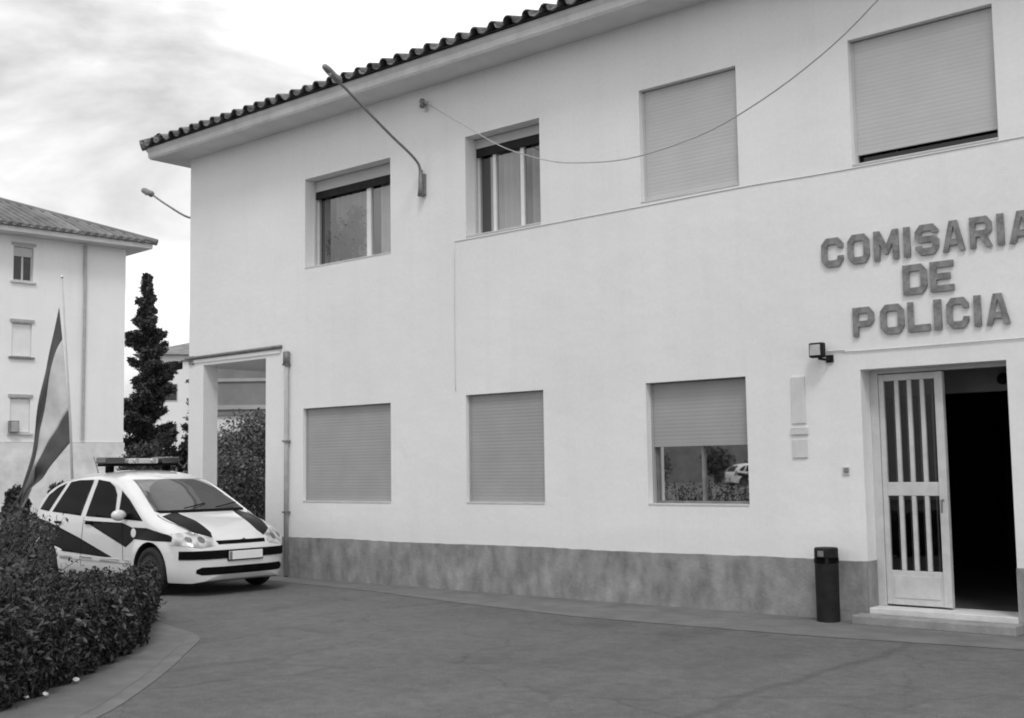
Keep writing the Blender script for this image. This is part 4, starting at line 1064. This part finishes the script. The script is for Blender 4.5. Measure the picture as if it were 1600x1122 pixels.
# local frame: +X runs along the façade away from the corner (towards world -Y), outward normal is +Y (world +X side)
Lx, Dy, ZF = 17.0, 11.0, 8.95
fw = MB()
fop = []
for xc in (3.36, 8.2, 13.0):
    fop += [(xc-.31, xc+.31, 7.55, 8.62), (xc-.31, xc+.31, 5.22, 6.25), (xc-.31, xc+.31, 2.9, 3.95)]
xs = sorted({0, Lx} | {a for o_ in fop for a in o_[:2]}); zs = sorted({2.62, ZF} | {a for o_ in fop for a in o_[2:]})
for xa, xb in zip(xs, xs[1:]):
    for za, zb in zip(zs, zs[1:]):
        cx, cz = (xa+xb)/2, (za+zb)/2
        if any(o_[0] < cx < o_[1] and o_[2] < cz < o_[3] for o_ in fop): continue
        fw.quad((xa, 0, za), (xb, 0, za), (xb, 0, zb), (xa, 0, zb))
for xa, xb, za, zb in fop:
    d = -.14
    fw.quad((xa, 0, za), (xa, 0, zb), (xa, d, zb), (xa, d, za)); fw.quad((xb, 0, za), (xb, d, za), (xb, d, zb), (xb, 0, zb))
    fw.quad((xa, 0, zb), (xb, 0, zb), (xb, d, zb), (xa, d, zb)); fw.quad((xa, 0, za), (xa, d, za), (xb, d, za), (xb, 0, za))
fw.quad((0, 0, 2.62), (0, -Dy, 2.62), (0, -Dy, ZF), (0, 0, ZF)); fw.quad((Lx, 0, 0), (Lx, -Dy, 0), (Lx, -Dy, ZF), (Lx, 0, ZF)); fw.quad((0, -Dy, 0), (Lx, -Dy, 0), (Lx, -Dy, ZF), (0, -Dy, ZF))
build('wall', fw, M['wall2'], fb)
fp = MB().box(-.03, Lx+.02, -Dy, .035, 0, 2.61); build('base_wall', fp, M['brick'], fb)
fe = MB(); ov = .62
fe.box(-ov, Lx+ov, -Dy-ov, ov, ZF, ZF+.16); build('soffit', fe, M['soffit'], fb)
fr_ = MB(); e0 = -ov-.1; e1 = Lx+ov+.1; yo = ov+.1; yi = -Dy-ov-.1; ze = ZF+.17; hh = (Dy/2+ov+.1)*.40; ym = -Dy/2; rn = Dy/2+ov+.1
fr_.add([(e0, yo, ze), (e1, yo, ze), (e1, yi, ze), (e0, yi, ze), (e0+rn, ym, ze+hh), (e1-rn, ym, ze+hh)], [(0, 1, 5, 4), (3, 0, 4), (2, 3, 4, 5), (1, 2, 5), (0, 3, 2, 1)])
# tile courses as real ribs down the visible slope
k = e0+.2
while k < e1:
    m_ = min(1., max(0., (k-e0)/rn), max(0., (e1-k)/rn)); 
    if m_ > .05: fr_.tube([(k, yo, ze+.03), (k, yo-rn*m_, ze+.03+hh*m_)], .075, 6)
    k += .27
fr_.tube([(e0, yo, ze+.04), (e0+rn, ym, ze+hh+.05), (e1-rn, ym, ze+hh+.05)], .11, 8)
build('roof', fr_, M['tile_far'], fb)
fdp = MB().tube([(1.40, .06, 8.9), (1.40, .06, 2.7)], .05, 8); build('downpipe', fdp, M['cable'], fb)
for i, (xa, xb, za, zb) in enumerate(fop):
    f_ = MB(); f_.box(xa, xa+.05, -.13, -.09, za, zb); f_.box(xb-.05, xb, -.13, -.09, za, zb); f_.box((xa+xb)/2-.03, (xa+xb)/2+.03, -.13, -.09, za, zb)
    f_.box(xa, xb, -.132, -.088, za, za+.05)
    wn_ = build('window', f_, M['alu'], fb)
    top = zb-.02; r_ = i % 3
    s_ = MB().box(xa+.01, xb-.01, -.085, -.06, (zb-.30 if r_ == 0 else za+.03), top); build('shutter', s_, M['slat'] if r_ == 0 else M['white'], wn_)
    g_ = MB(); g_.quad((xa, -.11, za), (xb, -.11, za), (xb, -.11, zb), (xa, -.11, zb)); build('pane', g_, gray('far_pane', .03, .06, rough=.15) if i == 0 else bpy.data.materials['far_pane'], wn_)
    build('sill', MB().box(xa-.08, xb+.08, -.06, .07, za-.06, za-.005), M['grey_metal'] if r_ == 1 else M['sill'], wn_)
    build('lintel', MB().box(xa-.06, xb+.06, .001, .05, zb+.03, zb+.12), M['cable'], wn_)
mb_ = thing('meter_box', (-34.88, 5.55, 2.9), 'small grey box on the wall of the far block, left of the flag', 'box')
build('case', MB().box(-.02, .14, -.14, .14, 0, .36), M['grey_metal'], mb_, bevel=.01)
build('cover', MB().box(.141, .152, -.11, .11, .03, .33), M['cable'], mb_)

# distant houses
def house(loc, rz, wx, dy, h, rh, label, wallm, roofm, rows=2, cols=3, band=None):
    t = thing('house', loc, label, 'house', rz=math.radians(rz))
    build('wall', MB().box(0, wx, 0, dy, 0, h), wallm, t)
    r = MB(); o_ = .5; hh = rh
    r.add([(-o_, -o_, h+.01), (wx+o_, -o_, h+.01), (wx+o_, dy+o_, h+.01), (-o_, dy+o_, h+.01), (dy/2, dy/2, h+hh), (wx-dy/2, dy/2, h+hh)], [(0, 1, 5, 4), (3, 0, 4), (2, 3, 4, 5), (1, 2, 5), (0, 3, 2, 1)])
    build('roof', r, roofm, t)
    for j in range(rows):
        for i in range(cols):
            xc = wx*(i+.5)/cols; zc_ = 1.0+j*2.9
            f_ = build('window', MB().box(xc-.55, xc+.55, -.04, -.005, zc_, zc_+1.3), M['alu'], t)
            build('pane', MB().box(xc-.48, xc+.48, -.05, -.041, zc_+.06, zc_+1.24), bpy.data.materials['far_pane'], f_)
    return t
# behind the conifers, between the two buildings
house((-77, 36, 0), 50, 26, 12, 10.2, 2.2, 'distant white house with a grey tiled roof, between the conifers', M['far_white'], M['tile_far'], 3, 6)
# grey slatted building seen through the porch
gh = thing('warehouse', (-38.7, 13.9, 0), 'grey banded building seen through the upper half of the porch', 'building', rz=math.radians(40))
build('wall', MB().box(.75, 9, 0, 6, 0, 3.72), M['far_white'], gh)
build('upper_wall', MB().box(.72, 9.1, -.1, 6, 3.725, 6.3), M['far_grey'], gh)
for z, hh_ in ((3.95, .16), (5.0, .12)): build('band', MB().box(.70, 9.15, -.16, -.101, z, z+hh_), M['band'], gh)
build('door', MB().box(2.2, 3.2, -.03, -.001, 0, 2.1), M['grey_metal'], gh)
build('roof', MB().box(.71, 9.3, -.4, 6.4, 6.305, 6.45), M['tile_far'], gh)
for i in range(2): build('window', MB().box(4.2+2.3*i, 5.4+2.3*i, -.03, -.001, 1.0, 2.4), bpy.data.materials['far_pane'], gh)

# across the yard, behind the camera: what the dark panes mirror
house((-78, -84, 0), -22, 40, 10, 6.2, 1.6, 'grey building across the yard mirrored in the ground-floor window', M['far_grey'], M['tile_far'], 2, 9)
house((-22, -46, 0), 0, 16, 9, 6.0, 1.6, 'white building across the yard, behind the photographer', M['far_white'], M['tile_far'], 2, 6)
for i, (x, y) in enumerate([(-53, -66), (-49.5, -70), (-46, -73), (-57, -64)]):
    bush((x, y), 1.6, 3.0, 2600, .16, ['round bush', 'tall bush', 'near bush', 'far bush'][i]+' of the row across the yard, mirrored in the ground-floor window', group='bushes across the yard', seed=90+i)

# ------------------------------------------------------------------ flag on its mast
FB = (-18.63, -1.41, 0)
fpx = thing('flagpole', FB, 'thin pale flagpole rising behind the tail of the parked car', 'flagpole')
build('mast', MB().tube([(0, 0, 0), (-.096, -.082, 2.5), (-.238, -.205, 4.97)], [.028, .02, .012], 8), M['pole'], fpx, smooth=True)
build('finial', MB().sphere((-.238, -.205, 4.99), .026), M['chrome'], fpx, smooth=True)
build('base', MB().lathe([(.001, .04), (.09, .04), (.09, 0)], 16), M['grey_metal'], fpx)
def polyl(pts, t):
    s_ = t*(len(pts)-1); i = min(int(s_), len(pts)-2); u = s_-i
    return tuple(pts[i][c]+(pts[i+1][c]-pts[i][c])*u for c in range(3))
# cloth: five curves from the mast (hoist) drooping to the fly end; y is along the mast plane, x is depth
E_ = {}
# (u sideways in metres left of mast foot, z height) measured on the drooping cloth
curves = [
    [(0.355, 4.471), (0.459, 4.034), (0.559, 3.598), (0.637, 3.164), (0.701, 2.624), (0.784, 1.979), (0.903, 1.498), (1.066, 1.106)],
    [(0.29, 3.923), (0.399, 3.727), (0.479, 3.379), (0.566, 2.892), (0.643, 2.407), (0.719, 1.924), (0.816, 1.476), (0.98, 1.094)],
    [(0.16, 2.724), (0.278, 2.564), (0.404, 2.35), (0.55, 2.115), (0.674, 1.87), (0.756, 1.657), (0.836, 1.39), (0.937, 1.093)],
    [(0.10, 2.205), (0.226, 2.056), (0.352, 1.919), (0.499, 1.738), (0.625, 1.569), (0.729, 1.421), (0.812, 1.272), (0.894, 1.092)]]
side = Vector((-math.cos(yaw), -math.sin(yaw), 0)); deep = Vector((-math.sin(yaw), math.cos(yaw), 0))
base = Vector(FB)
fl_t = thing('flag', tuple(base+Vector((0, 0, 1.1))), 'three-stripe flag, dark, pale and dark, hanging limp from its thin mast', 'flag')
def flagpt(a, t):
    """a: 0 top edge .. 3 lower edge (piecewise), t: 0 hoist .. 1 fly"""
    i = min(int(a), 2); u = a-i
    p = resample([(c[0], c[1]) for c in curves[i]], 6); q = resample([(c[0], c[1]) for c in curves[i+1]], 6)
    k = t*(len(p)-1); j = min(int(k), len(p)-2); v = k-j
    P0 = [p[j][c]*(1-v)+p[j+1][c]*v for c in range(2)]; Q0 = [q[j][c]*(1-v)+q[j+1][c]*v for c in range(2)]
    S_ = P0[0]*(1-u)+Q0[0]*u; Z_ = P0[1]*(1-u)+Q0[1]*u
    dep = .10*math.sin(a*2.4+t*5)*t + .11*math.sin(t*9+a*3.1)*t + .05*math.sin(t*21+a*5)*t + .2*t*(1-t)
    w_ = base+side*S_+deep*(dep)+Vector((0, 0, Z_)); return tuple(w_)
def stripe(a0, a1, na, mat, name='stripe', lab=None):
    m_ = MB(); nt_ = 40
    for side_off in (0, 1):
        for i in range(na+1):
            for j in range(nt_+1):
                x, y, z = flagpt(a0+(a1-a0)*i/na, j/nt_); m_.v.append((x+deep.x*.006*side_off, y+deep.y*.006*side_off, z))
    W = nt_+1; H_ = (na+1)*W
    for i in range(na):
        for j in range(nt_):
            a = i*W+j; m_.f.append((a, a+1, a+W+1, a+W)); m_.f.append((a+H_, a+W+H_, a+W+1+H_, a+1+H_))
    for j in range(nt_):
        m_.f.append((j, j+H_, j+1+H_, j+1)); a = na*W+j; m_.f.append((a, a+1, a+1+H_, a+H_))
    return build(name, m_, M[mat], fl_t, tuple(base+Vector((0, 0, 1.1))), smooth=True, label=lab)
stripe(0, .997, 8, 'flag_red', lab='dark top stripe folded into a narrow band'); stripe(1, 1.997, 16, 'flag_yel', lab='pale middle stripe'); stripe(2, 3, 10, 'flag_red', lab='dark bottom stripe')

# scraps of litter at the foot of the hedge
for i, (x, y, s_) in enumerate([(-8.80, -6.88, .03), (-8.42, -7.33, .025), (-8.44, -7.47, .02)]):
    m_ = MB(); k = 7
    m_.sphere((0, 0, s_*.45), s_, s_*.8, s_*.5, 9, 6)
    m_.v = [(a+random.uniform(-.006, .006), b+random.uniform(-.006, .006), max(.0, c+random.uniform(-.005, .005))) for a, b, c in m_.v]
    ob = build('paper_scrap', m_, M['white']); ob.location = (x, y, .03)
    setp(ob, ['white crumpled scrap at the foot of the hedge, the one farthest right', 'white crumpled scrap at the hedge foot, right one of the close pair', 'smallest white scrap, left one of the close pair at the hedge foot'][i], 'litter', 'white scraps under the hedge')
